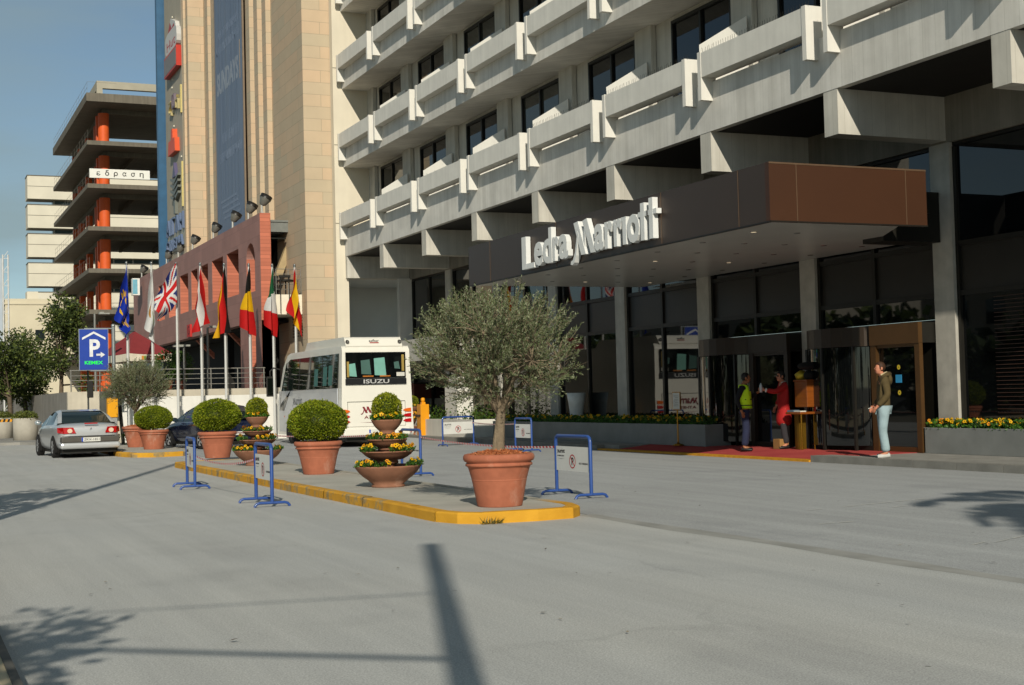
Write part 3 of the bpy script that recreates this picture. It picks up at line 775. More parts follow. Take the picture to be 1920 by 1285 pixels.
t = wsign('red edged box sign with a grey face under the white rounded sign', 0, (13.9,75.5,19.9))
b = MB(); b.box(13.70,13.98,73.7,77.3,19.4,20.5,0); b.box(13.69,13.699,73.8,77.2,19.5,20.4,1); b.build('panel', [sg('red2','b8301f'), sg('greyface','77706c')], t)
t = wsign('small scattered gold and violet letters of a wall sign half way up', 0, (13.9,75.5,17.7))
for i,ch in enumerate('ζωή'):
    b = MB(); text(b,ch,(13.98,77.0-i*1.0,17.2+.25*(i%2)),(0,-1,0),(0,0,1),w=.8,h=.8,depth=.16); b.build('letter', sg('violet','6c6069') if i%2 else sg('gold','b0a272'), t)
b = MB(); b.box(13.9,13.984,73.75,73.95,16.9,18.4); b.build('backing', sg('goldbar','c9b878'), t)
t = wsign('orange bag shaped wall sign with a handle', 0, (13.9,75.5,15.6))
b = MB(); b.prism([(76.7,15.0),(74.6,15.0),(74.7,15.75),(75.2,15.75),(75.3,16.3),(75.7,16.3),(75.8,15.75),(76.5,15.75)][::-1], 'X', 13.72,13.98); b.build('panel', sg('orange','cf4a14'), t)
t = wsign('tall palm tree emblem wall sign in grey and violet', 0, (13.9,75.5,13))
b = MB()
b.box(13.8,13.98,75.3,75.7,11.7,12.6)
for i in range(4):
    for sgn in (-1,1):
        b.prism([(75.5,12.4+.32*i),(75.5+sgn*1.1,12.7+.32*i),(75.5+sgn*1.1,12.82+.32*i),(75.5,12.6+.32*i)][::sgn], 'X', 13.8,13.98)
b.prism([(75.1,13.7),(76.0,13.7),(75.5,14.5)], 'X', 13.8,13.98,1); b.build('panel', [sg('greyd','6a6d66'), sg('violet2','55506e')], t)
b = MB(); b.box(13.9,13.984,73.75,73.95,11.9,14.3); b.build('backing', sg('goldbar','c9b878'), t)
t = wsign('blue block letter wall sign, lowest on the tower side', 0, (13.9,75.5,10.5))
b = MB(); b.box(13.95,13.983,73.1,78.5,9.75,11.7,1); text(b,'ΑΙΓΛΗ',(13.945,78.3,10.7),(0,-1,0),(0,0,1),w=4.9,h=.9,depth=.12,m=0); text(b,'CINEMA',(13.945,78.3,9.85),(0,-1,0),(0,0,1),w=4.7,h=.6,depth=.12,m=0)
b.build('panel', [sg('slate','5c6b88'), sg('pale','a09a86')], t)
b = MB()
for z in (22.6,22.1,19.2,18.8,16.6,14.6,23.2): 
    b.cbox((13.975,73.9+(z*7%3),z),(.08,.12,.08))
t0 = tag(b.build('wall_lamp', sg('lampwhite','d8d2c0'), loc=(13.97,75,20)), 'tiny white lamp studs dotted over the grey sign panel', 'lamp studs', None, 'stuff')

# ------------------------------------------------------------------ red tiled screen building
M_red = Mtile('red_tile','9e746a', .9,.62,.008,.5,.09,.75,.6)
M_redl = Mtile('red_brick_sunlit','bb6e56', 1.6,.15,.012,.5,.14,.72,.7)  # warmer, brighter red paints sunlight onto the end face, reveals and pillar fronts
RED = thing('red_screen_building', 'dark red tiled arcade front with arched and square openings and floodlights on top', 'building', (13.5,70,2))
ZT = 9.1
ops = [(59.1,61.4,6.1,8.05),(62.2,64.6,6.1,8.05),(65.5,67.5,6.1,8.05),(67.6+.4,69.6,6.1,8.05),(70.4,72.6,6.1,8.05),(73.7,75.9,6.1,8.05),(77.2,79.0,6.1,8.05)]
b = MB()
xa, xb = 13.5, 13.94
b.box(xa,xb,58.1,88,8.05,ZT); b.box(xa,xb,58.1,88,4.75,6.1)
edges = [58.1]+[v for o in ops for v in o[:2]]+[88]
for i in range(0,len(edges),2):
    if edges[i+1]-edges[i] > .01: b.box(xa,xb,edges[i],edges[i+1],6.1,8.05)
# arched bay
ya0, ya1, ysp = 56.15, 57.65, 7.35; yc = (ya0+ya1)/2; ra = (ya1-ya0)/2
b.box(xa,xb,55.2,ya0,4.75,8.05); b.box(xa,xb,ya1,58.1,4.75,8.05); b.box(xa,xb,55.2,58.1,8.05,ZT); b.box(xa,xb,ya0,ya1,4.75,6.0)
n = 14
for i in range(n):
    t0 = math.pi*i/n; t1 = math.pi*(i+1)/n
    p0 = (yc-ra*math.cos(t0), ysp+ra*.93*math.sin(t0)); p1 = (yc-ra*math.cos(t1), ysp+ra*.93*math.sin(t1))
    b.prism([(p0[0],8.05),(p0[0],p0[1]),(p1[0],p1[1]),(p1[0],8.05)], 'X', xa, xb)
b.build('screen_wall', M_red, RED)
def jamb(y,z0,z1,x0=13.497,x1=14.8):
    b = MB(); b.box(x0+.02,x1,y-.02,y+.0,z0,z1); return b
b = MB()
b.box(13.502,13.938,55.19,55.199,2,ZT)
b.build('brick_end', M_redl, RED)
for o in ops+[(0,ya1,6.0,7.5)]:
    b = MB(); b.box(13.51,14.7,o[1]-.012,o[1]-.001,o[2],o[3]); b.build('brick_reveal', M_redl, RED)
b = MB(); b.box(14.7,14.72,58,88,4.8,8.6); b.box(13.95,14.7,58,88,6.0,6.06); b.box(13.945,14.6,55.3,88,8.06,8.12); b.build('inner_glazing', Mglass('dark_glazing','101514',1.5), RED)
for o in ops[:4]+[(ya0+.1,ya1,6,0)]:
    b = MB(); 
    for z in (6.25,6.6,6.95): b.tube([(13.85,o[0],z),(13.85,o[0]+.9,z)],.02,5)
    for q in range(4): b.tube([(13.85,o[0]+.02+.3*q,6.1),(13.85,o[0]+.02+.3*q,6.97)],.018,5)
    b.build('railing', M('rail_steel','8f8d86',.4,.1,metal=.5), RED)
for (y0,y1,yy) in ((55.2,56.25,55.19),(57.0,59.0,57.0)):
    b = MB(); b.box(13.505,13.935,y0,y1,0,4.749,0); b.box(13.506,13.934,y0-.01,y0-.001,0,4.748,1); b.build('pillar', [M_red, M_redl], RED)
b = MB()
for y in (66.5,): b.box(14.6,14.9,y,y+.4,2,4.75)
b.build('pillar', M_dark, RED)
b = MB(); b.box(15.6,15.9,58.2,90,1.99,4.65); b.box(13.95,15.9,55.4,90,4.66,4.74); b.build('inner_wall', M('dark_interior','0f0d0b',.8,.2,1), RED)  # near-black colour stands in for the shade inside the arcade
for y in (63.5,71):
    b = MB(); b.add([(14.0,y,4.65),(14.9,y,3.7),(14.9,y,4.0),(14.2,y,4.65),(14.0,y+.3,4.65),(14.9,y+.3,3.7),(14.9,y+.3,4.0),(14.2,y+.3,4.65)],[(0,1,2,3),(7,6,5,4),(0,4,5,1),(1,5,6,2),(2,6,7,3),(3,7,4,0)]); b.build('brace', M_redl, RED)
b = MB(); b.box(12.84,13.26,84,84.5,7.95,8.95,0); b.box(12.85,13.12,83.985,83.999,8.02,8.88,1); 
box_sign = tag(b.build('box_sign', [M('sign_white','dadad4'), M('sign_cyan','6aa5b8')], loc=(13.2,84,8)), 'white box sign with a pale blue face projecting from the red wall', 'sign')
b = MB(); b.box(13.40,13.499,69.6,70.4,4.78,5.4,0); text(b,'G',(13.398,70.25,4.9),(0,-1,0),(0,0,1),w=.5,h=.42,depth=.004,m=1)
tag(b.build('wall_logo', [M('logo_red','b3211c'), M('logo_dark','5d1512')], loc=(13.45,70,5)), 'small bright red square logo sign low on the red wall', 'sign')
# floodlights on top
FL = thing('floodlight','grey floodlight nearest the right end of the red parapet','floodlight',(13.7,55.6,ZT),0,'floodlights along the red parapet')
b = MB(); b.box(-.06,.06,-.06,.06,0,.10); b.tube([(0,0,.1),(0,0,.38)],.045,8); b.build('mount', M('lamp_grey','b3b1aa',.4,.05,metal=.3), FL, local=True)
b = MB(); b.lathe([(.06,.0),(.14,.06),(.20,.22),(.24,.30)], (0,0,0), 12, 0); b.lathe([(.245,.30),(.25,.46),(.0,.47)], (0,0,0), 12, 1)
b.xf(0, Matrix.Translation((0,0,.36)) @ Matrix.Rotation(R(28),4,'Y')); b.build('head', [M('lamp_body','78766f',.4,.05,metal=.4), M('lamp_hood','1e1c1a',.4)], FL, local=True)
for i,(y,lb) in enumerate(((58.0,'grey floodlight on the red parapet, second from the arch end'),(61.0,'grey floodlight on the red parapet in front of the blue banner'),(65.1,'grey floodlight on the red parapet at the far banner edge'),(70.1,'grey floodlight on the red parapet before the wide stone strip'),(74.0,'grey floodlight on the red parapet under the lowest wall sign'),(77.5,'grey floodlight on the red parapet at the blue tower edge'),(86.0,'grey floodlight at the far low end of the red parapet'))):
    dup(FL, (13.7,y,ZT), 0, lb)

# steel terrace roof, balcony with table beside the tower
ST = thing('terrace_roof', 'grey steel beamed terrace roof bridging the red wall and the stone tower', 'canopy', (14.3,56,8.5))
b = MB()
for i,y in enumerate((55.25,56.0,56.8,57.6)):
    b = MB(); b.box(13.96,15.15-.25*i,y,y+.12,8.35,8.75); b.build('beam', M('steel_grey','7d807c',.4,.1,metal=.4), ST)
b = MB(); b.box(13.95,15.25,55.2,58.0,8.75,8.83); b.build('roof_sheet', M('steel_grey','7d807c'), ST)
b = MB(); b.add([(14.9,55.6,8.35),(15.2,55.6,8.35),(14.5,55.6,6.6),(14.2,55.6,6.6),(14.9,55.9,8.35),(15.2,55.9,8.35),(14.5,55.9,6.6),(14.2,55.9,6.6)],[(0,1,2,3),(7,6,5,4),(0,3,7,4),(1,5,6,2)])
b.add([(14.5,57.0,8.35),(14.8,57.0,8.35),(14.2,57.0,6.8),(13.95,57.0,6.8),(14.5,57.3,8.35),(14.8,57.3,8.35),(14.2,57.3,6.8),(13.95,57.3,6.8)],[(0,1,2,3),(7,6,5,4),(0,3,7,4),(1,5,6,2)])
b.build('strut', M('strut_sand','a5916c',.7), ST)
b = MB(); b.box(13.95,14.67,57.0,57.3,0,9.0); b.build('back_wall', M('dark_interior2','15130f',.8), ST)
BC = thing('small_balcony', 'white balcony box with thin railings between red wall and stone tower', 'balcony', (14.6,54.5,5.1))
b = MB(); b.box(13.98,15.2,53.6,52.59+2.2,5.1,5.95) if 0 else b.box(13.99,15.25,51.9,52.58,5.1,5.92)
s0 = len(b.v); b = MB(); b.box(13.62,14.67,53.45,56.9,4.86,4.96); b.box(13.62,14.67,53.3,53.44,4.86,5.64); b.build('parapet', M('balcony_white','e0d9c6',.8,.05), BC)
b = MB()
for z in (5.75,5.95,6.15,6.35,6.55): b.tube([(13.66,53.37,z+.1),(14.66,53.37,z+.1)],.013,5)
for x in (13.66,14.15,14.66): b.tube([(x,53.37,5.6),(x,53.37,6.65)],.016,5)
b.build('railing', M('rail_steel','8f8d86'), BC)
TB = thing('terrace_table','small dark round terrace table with a chair on the white balcony','table',(14.1,53.6,4.9))
b = MB(); b.lathe([(0,1.28),(.38,1.28),(.38,1.32),(0,1.32)],(14.1,53.6,4.9),12); b.build('table_top', M_dark, TB)
b = MB(); b.tube([(14.1,53.6,4.9),(14.1,53.6,6.2)],.03,6); b.build('leg', M_dark, TB)
b = MB(); b.box(13.75,14.2,53.2,53.3,6.3,6.4); b.tube([(13.8,53.25,4.9),(13.8,53.25,6.4)],.02,5); b.tube([(14.15,53.25,4.9),(14.15,53.25,6.4)],.02,5); b.build('chair_back', M_dark, TB)

# ------------------------------------------------------------------ terrace: wall, hoarding, railing, parasol, lamps
TW = thing('terrace_wall','pale concrete retaining wall of the raised terrace with its shaded end','wall',(5.8,54,0))
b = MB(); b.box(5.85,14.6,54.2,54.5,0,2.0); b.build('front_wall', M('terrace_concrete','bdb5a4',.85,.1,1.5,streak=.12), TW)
b = MB(); b.box(5.85,6.1,54.5,100,0,2.0); b.box(6.1,14,54.5,100,1.7,1.98); b.build('side_wall', M('terrace_concrete_shaded','8f8b83',.85,.15,1.2,streak=.2), TW)  # same concrete, the side's shade put into a darker colour
HO = thing('hoarding','white painted hoarding wall behind the flagpoles and parked cars','wall',(11,53.6,0))
for i in range(7):
    b = MB(); b.box(7.75+i*1.03,7.75+i*1.03+1.022,53.62,53.7,0,1.74+.006*(i%2)); b.build('board', M('hoarding_white','d9d7d0',.7,.05,2,streak=.06), HO)
RL = thing('terrace_railing','steel rail fence with thin horizontal bars along the terrace edge','railing',(10,54.35,2))
b = MB()
for z in (2.2,2.42,2.6,2.8): b.tube([(5.95,54.35,z),(13.4,54.35,z)],.022 if z > 2.7 else .014,6)
for i in range(8): b.tube([(6.0+i*1.05,54.35,2.0),(6.0+i*1.05,54.35,2.82)],.025,6)
b.build('rails', M('rail_steel','8f8d86'), RL)
PA = thing('parasol','square maroon parasol with a cream valance over the cafe terrace','parasol',(9.0,58.2,2))
c0 = (9.0,58.6); cor = [(8.5,57.0),(10.35,57.6),(9.6,60.4),(7.7,59.8)]
b = MB(); ap = (c0[0],c0[1],4.5)
for i in range(4):
    a = cor[i]; e = cor[(i+1)%4]; n = 6
    for q in range(n):
        t0 = q/n; t1 = (q+1)/n
        p0 = (a[0]+(e[0]-a[0])*t0,a[1]+(e[1]-a[1])*t0); p1 = (a[0]+(e[0]-a[0])*t1,a[1]+(e[1]-a[1])*t1)
        b.add([(p0[0],p0[1],3.53-.05*math.sin(math.pi*t0)),(p1[0],p1[1],3.53-.05*math.sin(math.pi*t1)),ap],[(0,1,2)],0,True)
b.build('canopy_cloth', M('parasol_maroon','7d2b2e',.85,.08), PA)
b = MB()
for i in range(4):
    a = cor[i]; e = cor[(i+1)%4]; n = 8
    for q in range(n):
        t0 = q/n; t1 = (q+1)/n; s0_ = math.sin(math.pi*t0)*.06; s1_ = math.sin(math.pi*t1)*.06
        p0 = (a[0]+(e[0]-a[0])*t0,a[1]+(e[1]-a[1])*t0); p1 = (a[0]+(e[0]-a[0])*t1,a[1]+(e[1]-a[1])*t1)
        b.quad((p0[0],p0[1],3.22-s0_*.4),(p1[0],p1[1],3.22-s1_*.4),(p1[0],p1[1],3.53-.05*math.sin(math.pi*t1)),(p0[0],p0[1],3.53-.05*math.sin(math.pi*t0)))
va = b.build('valance', M('valance_cream','d8d0bc',.8), PA)
a = Vector((8.5,57.0,3.22)); d = (Vector((10.35,57.6,3.22))-a).normalized()
nn_ = d.cross(Vector((0,0,1))); b = MB()
q0 = a+d*.82+nn_*.012+Vector((0,0,.045)); q1 = a+d*1.62+nn_*.012+Vector((0,0,.045))
b.quad(q0,q1,q1+Vector((0,0,.16)),q0+Vector((0,0,.16)),0)
g0 = a+d*.58+nn_*.012+Vector((0,0,.05)); g1 = a+d*.68+nn_*.012+Vector((0,0,.05)); g2 = a+d*.78+nn_*.012+Vector((0,0,.05)); up = Vector((0,0,.16))
b.quad(g0,g1,g1+up,g0+up,2); b.quad(g1,g2,g2+up,g1+up,3)
text(b,'Palmie',q0+d*.05+nn_*.003+Vector((0,0,.04)),d,(0,0,1),w=.38,h=.10,depth=.002,m=1); text(b,'Bistro',q0+d*.46+nn_*.003+Vector((0,0,.04)),d,(0,0,1),w=.28,h=.10,depth=.002,m=4)
b.build('valance_print', [M('print_brown','7a3020'),M('print_white','d8d4c8'),M('print_orange','c98a3a'),M('print_green','7f9a4a'),M('print_gold','b5733c')], PA)
b = MB(); b.tube([(c0[0],c0[1],2),(c0[0],c0[1],4.5)],.04,8); b.build('pole', M_dark, PA)
def lamp(x,y,z0,zt,label,arm=-.3):
    t = thing('street_lamp',label,'street lamp',(x,y,z0),0,'low street lamps by the terrace')
    b = MB(); b.tube([(x,y,z0),(x,y,zt)],[.055,.045],8); b.build('post', M('lamp_post','7f7f7a',.5,.1,metal=.4), t)
    b = MB(); b.box(x+arm-.12,x+arm*.2+.28,y-.1,y+.1,zt,zt+.07); b.box(x+arm-.14,x+arm+.25,y-.13,y+.13,zt-.02,zt+.03); b.build('head', M('lamp_head','9a9a92',.4,.1,metal=.3), t)
lamp(10.35,55.0,1.98,3.7,'short grey street lamp with a flat head on the terrace edge')
lamp(11.3,55.1,1.98,4.45,'taller grey street lamp on the terrace behind the red and white flag',.2)
lamp(7.1,56,1.98,5.05,'tall thin street lamp rising behind the blue parking sign',.3)
for i,(x,y) in enumerate(((9.9,56.2),(10.6,57.2))):
    t = thing('potted_shrub','green potted shrub on the cafe terrace '+('behind the railing' if i else 'under the parasol edge'),'plant',(x,y,2))
    b = MB(); b.lathe([(.16,0),(.22,.4),(.18,.4)],(x,y,2),10); b.build('pot', M('pot_dark','6a3a28'), t)
    b = MB(); rr = random.Random(i)
    for q in range(900):
        d = Vector((rr.gauss(0,1),rr.gauss(0,1),rr.gauss(0,1))).normalized(); b.leaf(Vector((x,y,3.0))+Vector((d.x*.5,d.y*.5,d.z*.62))*rr.uniform(.5,1), d, .12,.05)
    b.build('foliage', M_plant, t)

# ------------------------------------------------------------------ concrete frame building with orange columns
M_slab = conc('slab_grey','756e62',.2)
M_or = M('orange_column','d85a20',.6,.12,1.2,streak=.15)
ED = thing('frame_building','unfinished concrete frame building with orange columns and bare overhanging floors','building',(20,138,0))
zs = [28.15,24.3,20.5,16.75,13.05,9.45,5.9]
for i,z in enumerate(zs):
    b = MB(); x0 = 15.4; dz = .73 if i == 0 else .38
    b.box(x0,40,125,142.3,z,z+dz); b.box(x0,19.2,142.3,153.5,z,z+dz)
    b.build('floor_slab', M_slab, ED)
b = MB()
for i,z in enumerate(zs):
    b.box(17.2,39,128.2,128.8,z-.42,z-.002); b.box(17.2,17.8,128.8,152,z-.421,z-.003)
b.build('edge_beam', M_slab, ED)
for i in range(len(zs)):
    z1 = zs[i]-.426; z0 = zs[i+1]+.38 if i+1 < len(zs) else 0
    for j,(x,y) in enumerate(((17.15,127.9),(17.2,134.0),(17.2,140.5),(17.2,146.5),(17.2,151.5))):
        b = MB(); b.lathe([(.48,z0),(.48,z1)],(x+.1,y+.3,0),14) if j == 0 else b.box(x,x+.55,y,y+.8,z0,z1)
        b.build('column', M_or, ED)
    b = MB(); b.box(16.75,17.1,129.2,129.8,z0,z1); b.build('column', M_or, ED)
for i in range(2,len(zs)-1):
    b = MB(); b.box(19.4,40,141.6,141.9,zs[i+1]+.38,zs[i+1]+1.5-.1*i); b.build('half_wall', M('half_wall','4a443b',.9,.2,1), ED)
for i in range(len(zs)-1):
    b = MB(); b.box(27,32,134,139,zs[i+1]+.38,zs[i]-.01); b.build('core_wall', M('core_dark','3a342c',.9,.2,1), ED)
b = MB()
for i in range(1,len(zs)-1):
    for q in range(4):
        b = MB(); b.box(20+q*3.2,20.25+q*3.2,128.9,139,zs[i]-.4,zs[i]-.01); b.build('joist', M_slab, ED)
b = MB(); b.box(16.5,40,127,127.4,28.88,30.2) if 0 else None
b = MB(); b.box(16.5,17.0,126.6,127.1,28.88,29.7); b.box(16.5,40,126.6,127.1,29.7,30.35); b.box(16.5,17.0,127.1,140,29.55,30.34); b.build('roof_frame', M('roof_pale','a39d8c',.9,.1,1), ED)
b = MB()
for i in range(7):
    z = zs[i]+(.73 if i == 0 else .38)
    for k in range(2): 
        if i in (0,1,2,3,4,5): b.tube([(15.5,125.2,z+.5+.45*k),(15.5,153.4,z+.5+.45*k)],.010,4,0,False)
    for q in range(15): b.tube([(15.5,125.2+q*2,z),(15.5,125.2+q*2,z+1.0)],.010,4,0,False)
    if i == 0: b.tube([(15.5,125.2,z+1.0),(18,125.2,z+1.0)],.010,4,0,False)
b.build('guard_rail', M('rail_thin','77736a'), ED)
ES = thing('builder_sign','white builder sign with black Greek lettering fixed across two floors','sign',(18,124.8,21.4))
b = MB(); b.box(15.55,20.7,124.72,124.95,21.35,22.15); b.build('board', M('sign_offwhite','dcdad2',.6,.04), ES)
b = MB()
for i,ch in enumerate('εδραση'):
    hh = {'δ':.50,'ρ':.46}.get(ch,.36); zz = 21.56-(.10 if ch in 'ρη' else 0); hh = .46 if ch == 'η' else hh
    text(b,ch,(16.12+i*.74,124.715,zz),(1,0,0),(0,0,1),w=.34,h=hh,depth=.01,weight=.012)
b.build('lettering', M('sign_black','181613'), ES)

# ------------------------------------------------------------------ buildings further away
M_bg = M('beige_panel','cfc8b6',.85,.06,.5)
BB = thing('office_building','beige office block with stacked overhanging bands and ribbon windows','building',(22,185,0))
for i in range(6):
    z1 = 30.1-3.62*i; b = MB(); b.box(15.0,40,180,183,z1-2.85,z1); b.build('band', M_bg, BB)
    b = MB(); b.box(15.0,40.01,179.99,180.0,z1-1.32,z1-1.26); b.box(14.95,40,179.95,183,z1,z1+.10); b.build('joint', M('joint_dark','5d584c'), BB)
    if i < 5:
        b = MB(); b.box(18.1,40,181.6,182.9,z1-3.62+.1,z1-2.85); wf = b.build('window', Mglass('ribbon_glass','4f5f63',1.6), BB)
        b = MB()
        for q in range(8): b.box(18.15+q*2.4,18.35+q*2.4,181.55,181.6,z1-3.5,z1-2.86)
        b.build('mullion', M('mullion_pale','a9aca6'), wf)
b = MB(); b.box(15.3,40,180.3,183,0,8.8); b.build('base', M_bg, BB)
CB = thing('low_apartment_block','low cream building with a flat roof behind the street trees','building',(14,152,0))
b = MB(); b.box(10.2,17.5,150,160,0,12.6); b.box(10.1,17.6,149.9,160,12.0,12.2); b.build('wall', M('cream_wall','c9c0a8',.85,.06,.5), CB)
b = MB(); b.box(9.2,10.8,149,158,12.6,13.6) if 0 else b.box(12.5,13.6,152,154,12.6,13.5); b.build('roof_box', M_bg, CB)
for (x,z) in ((14.6,11.0),(13.1,8.3),(15.6,8.3),(12.2,5.5)):
    b = MB(); b.box(x,x+.9,149.94,150.0,z,z+1.1); b.build('window', Mglass('far_glass','20282a',1.5), CB)
b = MB(); b.box(11,9.0+3,149.93,149.99,5.2,6.9); b.build('shutter', M('shutter','8f8a7a'), CB)
# distant low blocks closing the end of the street
for i,(x0,x1,y,z,hx) in enumerate(((4,9.5,210,9,'b5b0a2'),(-30,3,260,14,'b0aca0'),(42,60,190,20,'aaa597'))):
    b = MB(); b.box(x0,x1,y,y+12,0,z)
    for zz in range(2,int(z)-1,3):
        for q in range(int((x1-x0)/2.2)): b.box(x0+.6+q*2.2,x0+1.8+q*2.2,y-.03,y+.0,zz,zz+1.4,1)
    tag(b.build('far_building',[M('far_wall%d'%i,hx,.9,.06,.4),Mglass('far_glass','20282a')],loc=((x0+x1)/2,y,0)), ('small pale block closing the street end','long pale block across the street end','pale block far behind the stone tower')[i],'building')
# lattice mast with an advertising sheet at the picture's edge
LM = thing('billboard_mast','white lattice mast carrying a pale advertising sheet beside the street','billboard',(5.4,80,0))
b = MB()
for x in (5.35,5.62): b.tube([(x,80,0),(x,80,9.8)],.045,6)
for i in range(13): b.tube([(5.35,80,.6+i*.75),(5.62,80,1.0+i*.75)],.02,4); b.tube([(5.35,80,.6+i*.75),(5.62,80,.6+i*.75)],.02,4)
b.build('lattice', M('mast_white','c9cac8',.5), LM)
b = MB(); b.box(3.6,5.3,79.96,80.0,3.6,9.6); b.build('sheet', M('sheet_pale','a9b4bd',.6,.12,.8), LM)
# ------------------------------------------------------------------ flagpoles and flags
import numpy as np
CR = np.array(CAMR)
def onY(px,py,Y):
    d = CR @ np.array([px-960,py-642.5,2600.]); d = d*(Y/d[1]); return Vector((d[0],d[1],d[2]+1.47))
def stars12(u,v):
    for k in range(12):
        a = 2*math.pi*k/12
        if (u-.5-.24*math.cos(a))**2*2.25+(v-.5-.36*math.sin(a))**2 < .0048: return 1
    return 0
def uk(u,v):
    x = u-.5; y = v-.5
    if abs(x) < .05 or abs(y) < .10: return 2
    if abs(x) < .085 or abs(y) < .17: return 1
    for s in (1,-1):
        d = abs(y-s*x)
        if d < .045: return 2
        if d < .15: return 1
    return 0
def bands(cs, ax):
    def f(u,v):
        t = u if ax == 'u' else v; return cs[min(2,int(t*3))]
    return f
def spain(u,v): return 0 if v < .27 or v > .73 else 1
def cyp(u,v):
    if (u-.5)**2*3+(v-.45)**2*6 < .05 and v < .6+.3*(u-.4): return 1
    return 2 if .66 < v < .72 and .3 < u < .7 else 0
FC = lambda n,h: Mleaf('flag_'+n,h,.06,.3,.7)
blue = FC('blue','0f2fa0'); yel = FC('yellow','e0b010'); whi = FC('white','d5d5d2'); red = FC('red','c01a1a'); blk = FC('black','171513'); gol = FC('gold','d9a310'); grn = FC('green','1d5a38'); nav = FC('navy','232f70'); cop = FC('copper','b9832c')
# name, pole px at top, (hoist top, hoist bottom, fly bottom, fly top) in photo px, colour fn, mats, folds
FLAGS = [
 ('blue flag with a ring of yellow stars hanging from the leftmost flagpole',237,[(236,497),(241,600),(237,636),(214,596)],stars12,[blue,yel],2.2,'first'),
 ('white flag with a copper island emblem on the second flagpole',283.5,[(283,500),(289,600),(285,642),(270,612)],cyp,[whi,cop,FC('olive','6a7a3a')],1.6,''),
 ('red white and blue crossed flag blowing out on the third flagpole',330,[(328,494),(330,568),(298,604),(283,568)],uk,[nav,whi,red],1.2,''),
 ('red white red striped flag on the fourth flagpole',375,[(374,500),(366,570),(360,628),(391,604)],bands((0,1,0),'v'),[red,whi],1.8,''),
 ('black red and gold striped flag on the fifth flagpole',420,[(419,496),(412,545),(398,636),(430,622)],bands((0,1,2),'v'),[blk,red,gol],1.5,''),
 ('black yellow and red banded flag on the sixth flagpole',466,[(466,498),(461,520),(446,612),(475,632)],bands((0,1,2),'u'),[blk,yel,red],1.7,''),
 ('green white and red banded flag on the seventh flagpole',510,[(509,502),(504,535),(491,606),(517,634)],bands((0,1,2),'u'),[grn,whi,red],1.6,''),
 ('red and yellow striped flag on the last flagpole next to the stone tower',552,[(550,503),(556,560),(565,634),(538,584)],spain,[red,yel],1.9,'')]
M_pole = M('pole_white','c9c9c5',.35,.05,3,metal=.2)
for i,(lb,px,cr,fn,mts,fold,_) in enumerate(FLAGS):
    p = onY(px,491,53.1); x,y = p.x,p.y
    t = thing('flagpole','slim white flagpole carrying the '+lb.split(' flag')[0]+' flag','flagpole',(x,y,0),0,'flagpoles in front of the white hoarding')
    b = MB(); b.tube([(x,y,0),(x,y,3),(x,y,6.72)],[.058,.05,.036],10); b.build('pole', M_pole, t)
    b = MB(); b.ball((x,y,6.78),.05,.05,.06,8,6); b.tube([(x,y,6.7),(x,y,6.75)],.055,8); b.build('finial', M('finial','8a8d8c',.3,.05,metal=.8), t)
    b = MB(); b.cbox((x+.06,y-.05,1.45),(.05,.05,.16)); b.tube([(x+.06,y-.06,1.4),(x+.055,y-.06,4),(x+.05,y-.05,6.65)],.006,3,0,False); b.build('halyard', M('rope','a9a7a0'), t)
    P4 = [onY(a,c,53.05) for a,c in cr]
    nu,nv = (44,34)
    b = MB(); vs = []
    for a in range(nu+1):
        for c_ in range(nv+1):
            u = a/nu; v = c_/nv
            top = P4[0].lerp(P4[3],u); bot = P4[1].lerp(P4[2],u); q = top.lerp(bot,v)
            amp = .16*min(1,u*2.5)
            ph = fold*math.pi*2*(v*.85+.35*u)+i
            q = q+Vector((.05*min(1,u*3)*math.sin(ph*1.3+1.1+2*u), -.20-amp*math.sin(ph)-.03*math.sin(5*u+i), .03*math.sin(ph+u*4)*u))
            vs.append(q)
    fs = []; N = nv+1
    for a in range(nu):
        for c_ in range(nv):
            b.f.append((a*N+c_,(a+1)*N+c_,(a+1)*N+c_+1,a*N+c_+1)); b.mi.append(fn((a+.5)/nu,(c_+.5)/nv)); b.sm.append(True)
    b.v = [tuple(q) for q in vs]
    o = b.build('flag', mts, loc=(x,y,5.2)); tag(o, lb, 'flag', 'national flags hanging from the poles')
# ------------------------------------------------------------------ parking sign
PS = thing('parking_sign','blue parking sign with a white letter and green lettering hung from a silver post','sign',(7.1,51,0))
b = MB(); b.box(5.93,6.90,50.97,51.06,2.74,4.17,0); b.box(5.91,6.92,50.985,51.045,2.72,4.19,1); b.build('panel', [M('sign_blue','20409c',.4,.05), M('sign_edge','8d949c',.4)], PS)
b = MB(); Y_ = 50.966
text(b,'P',(6.27,Y_,3.20),(1,0,0),(0,0,1),w=.36,h=.62,depth=.004,weight=.03)
for s_ in (-1,1): b.add([(6.42,Y_-.003,4.10),(6.42,Y_-.003,4.02),(6.42+s_*.40,Y_-.003,3.80),(6.42+s_*.40,Y_-.003,3.88)],[(0,1,2,3)])
b.box(6.50,6.66,Y_-.006,Y_-.001,3.235,3.305); b.add([(6.65,Y_-.004,3.17),(6.80,Y_-.004,3.27),(6.65,Y_-.004,3.37)],[(0,1,2)])
b.build('marking', M('sign_mark_white','d9dbdd',.5), PS)
b = MB(); text(b,'ΚΕΝΕΣ' if 0 else 'KEMEX',(6.10,Y_,2.93),(1,0,0),(0,0,1),w=.62,h=.12,depth=.004,weight=.02); b.build('led_text', Memit('led_green','12c83a',.7), PS)
b = MB(); b.tube([(7.1,51,0),(7.1,51,4.28)],.065,12); b.ball((7.1,51,4.30),.08,.08,.07,10,6); b.tube([(7.1,51,4.2),(6.1,51.02,4.2)],.025,8); b.tube([(7.1,51,2.70),(6.3,51.02,2.70)],.025,8)
b.build('post', M('post_silver','9aa0a0',.35,.06,metal=.6), PS)
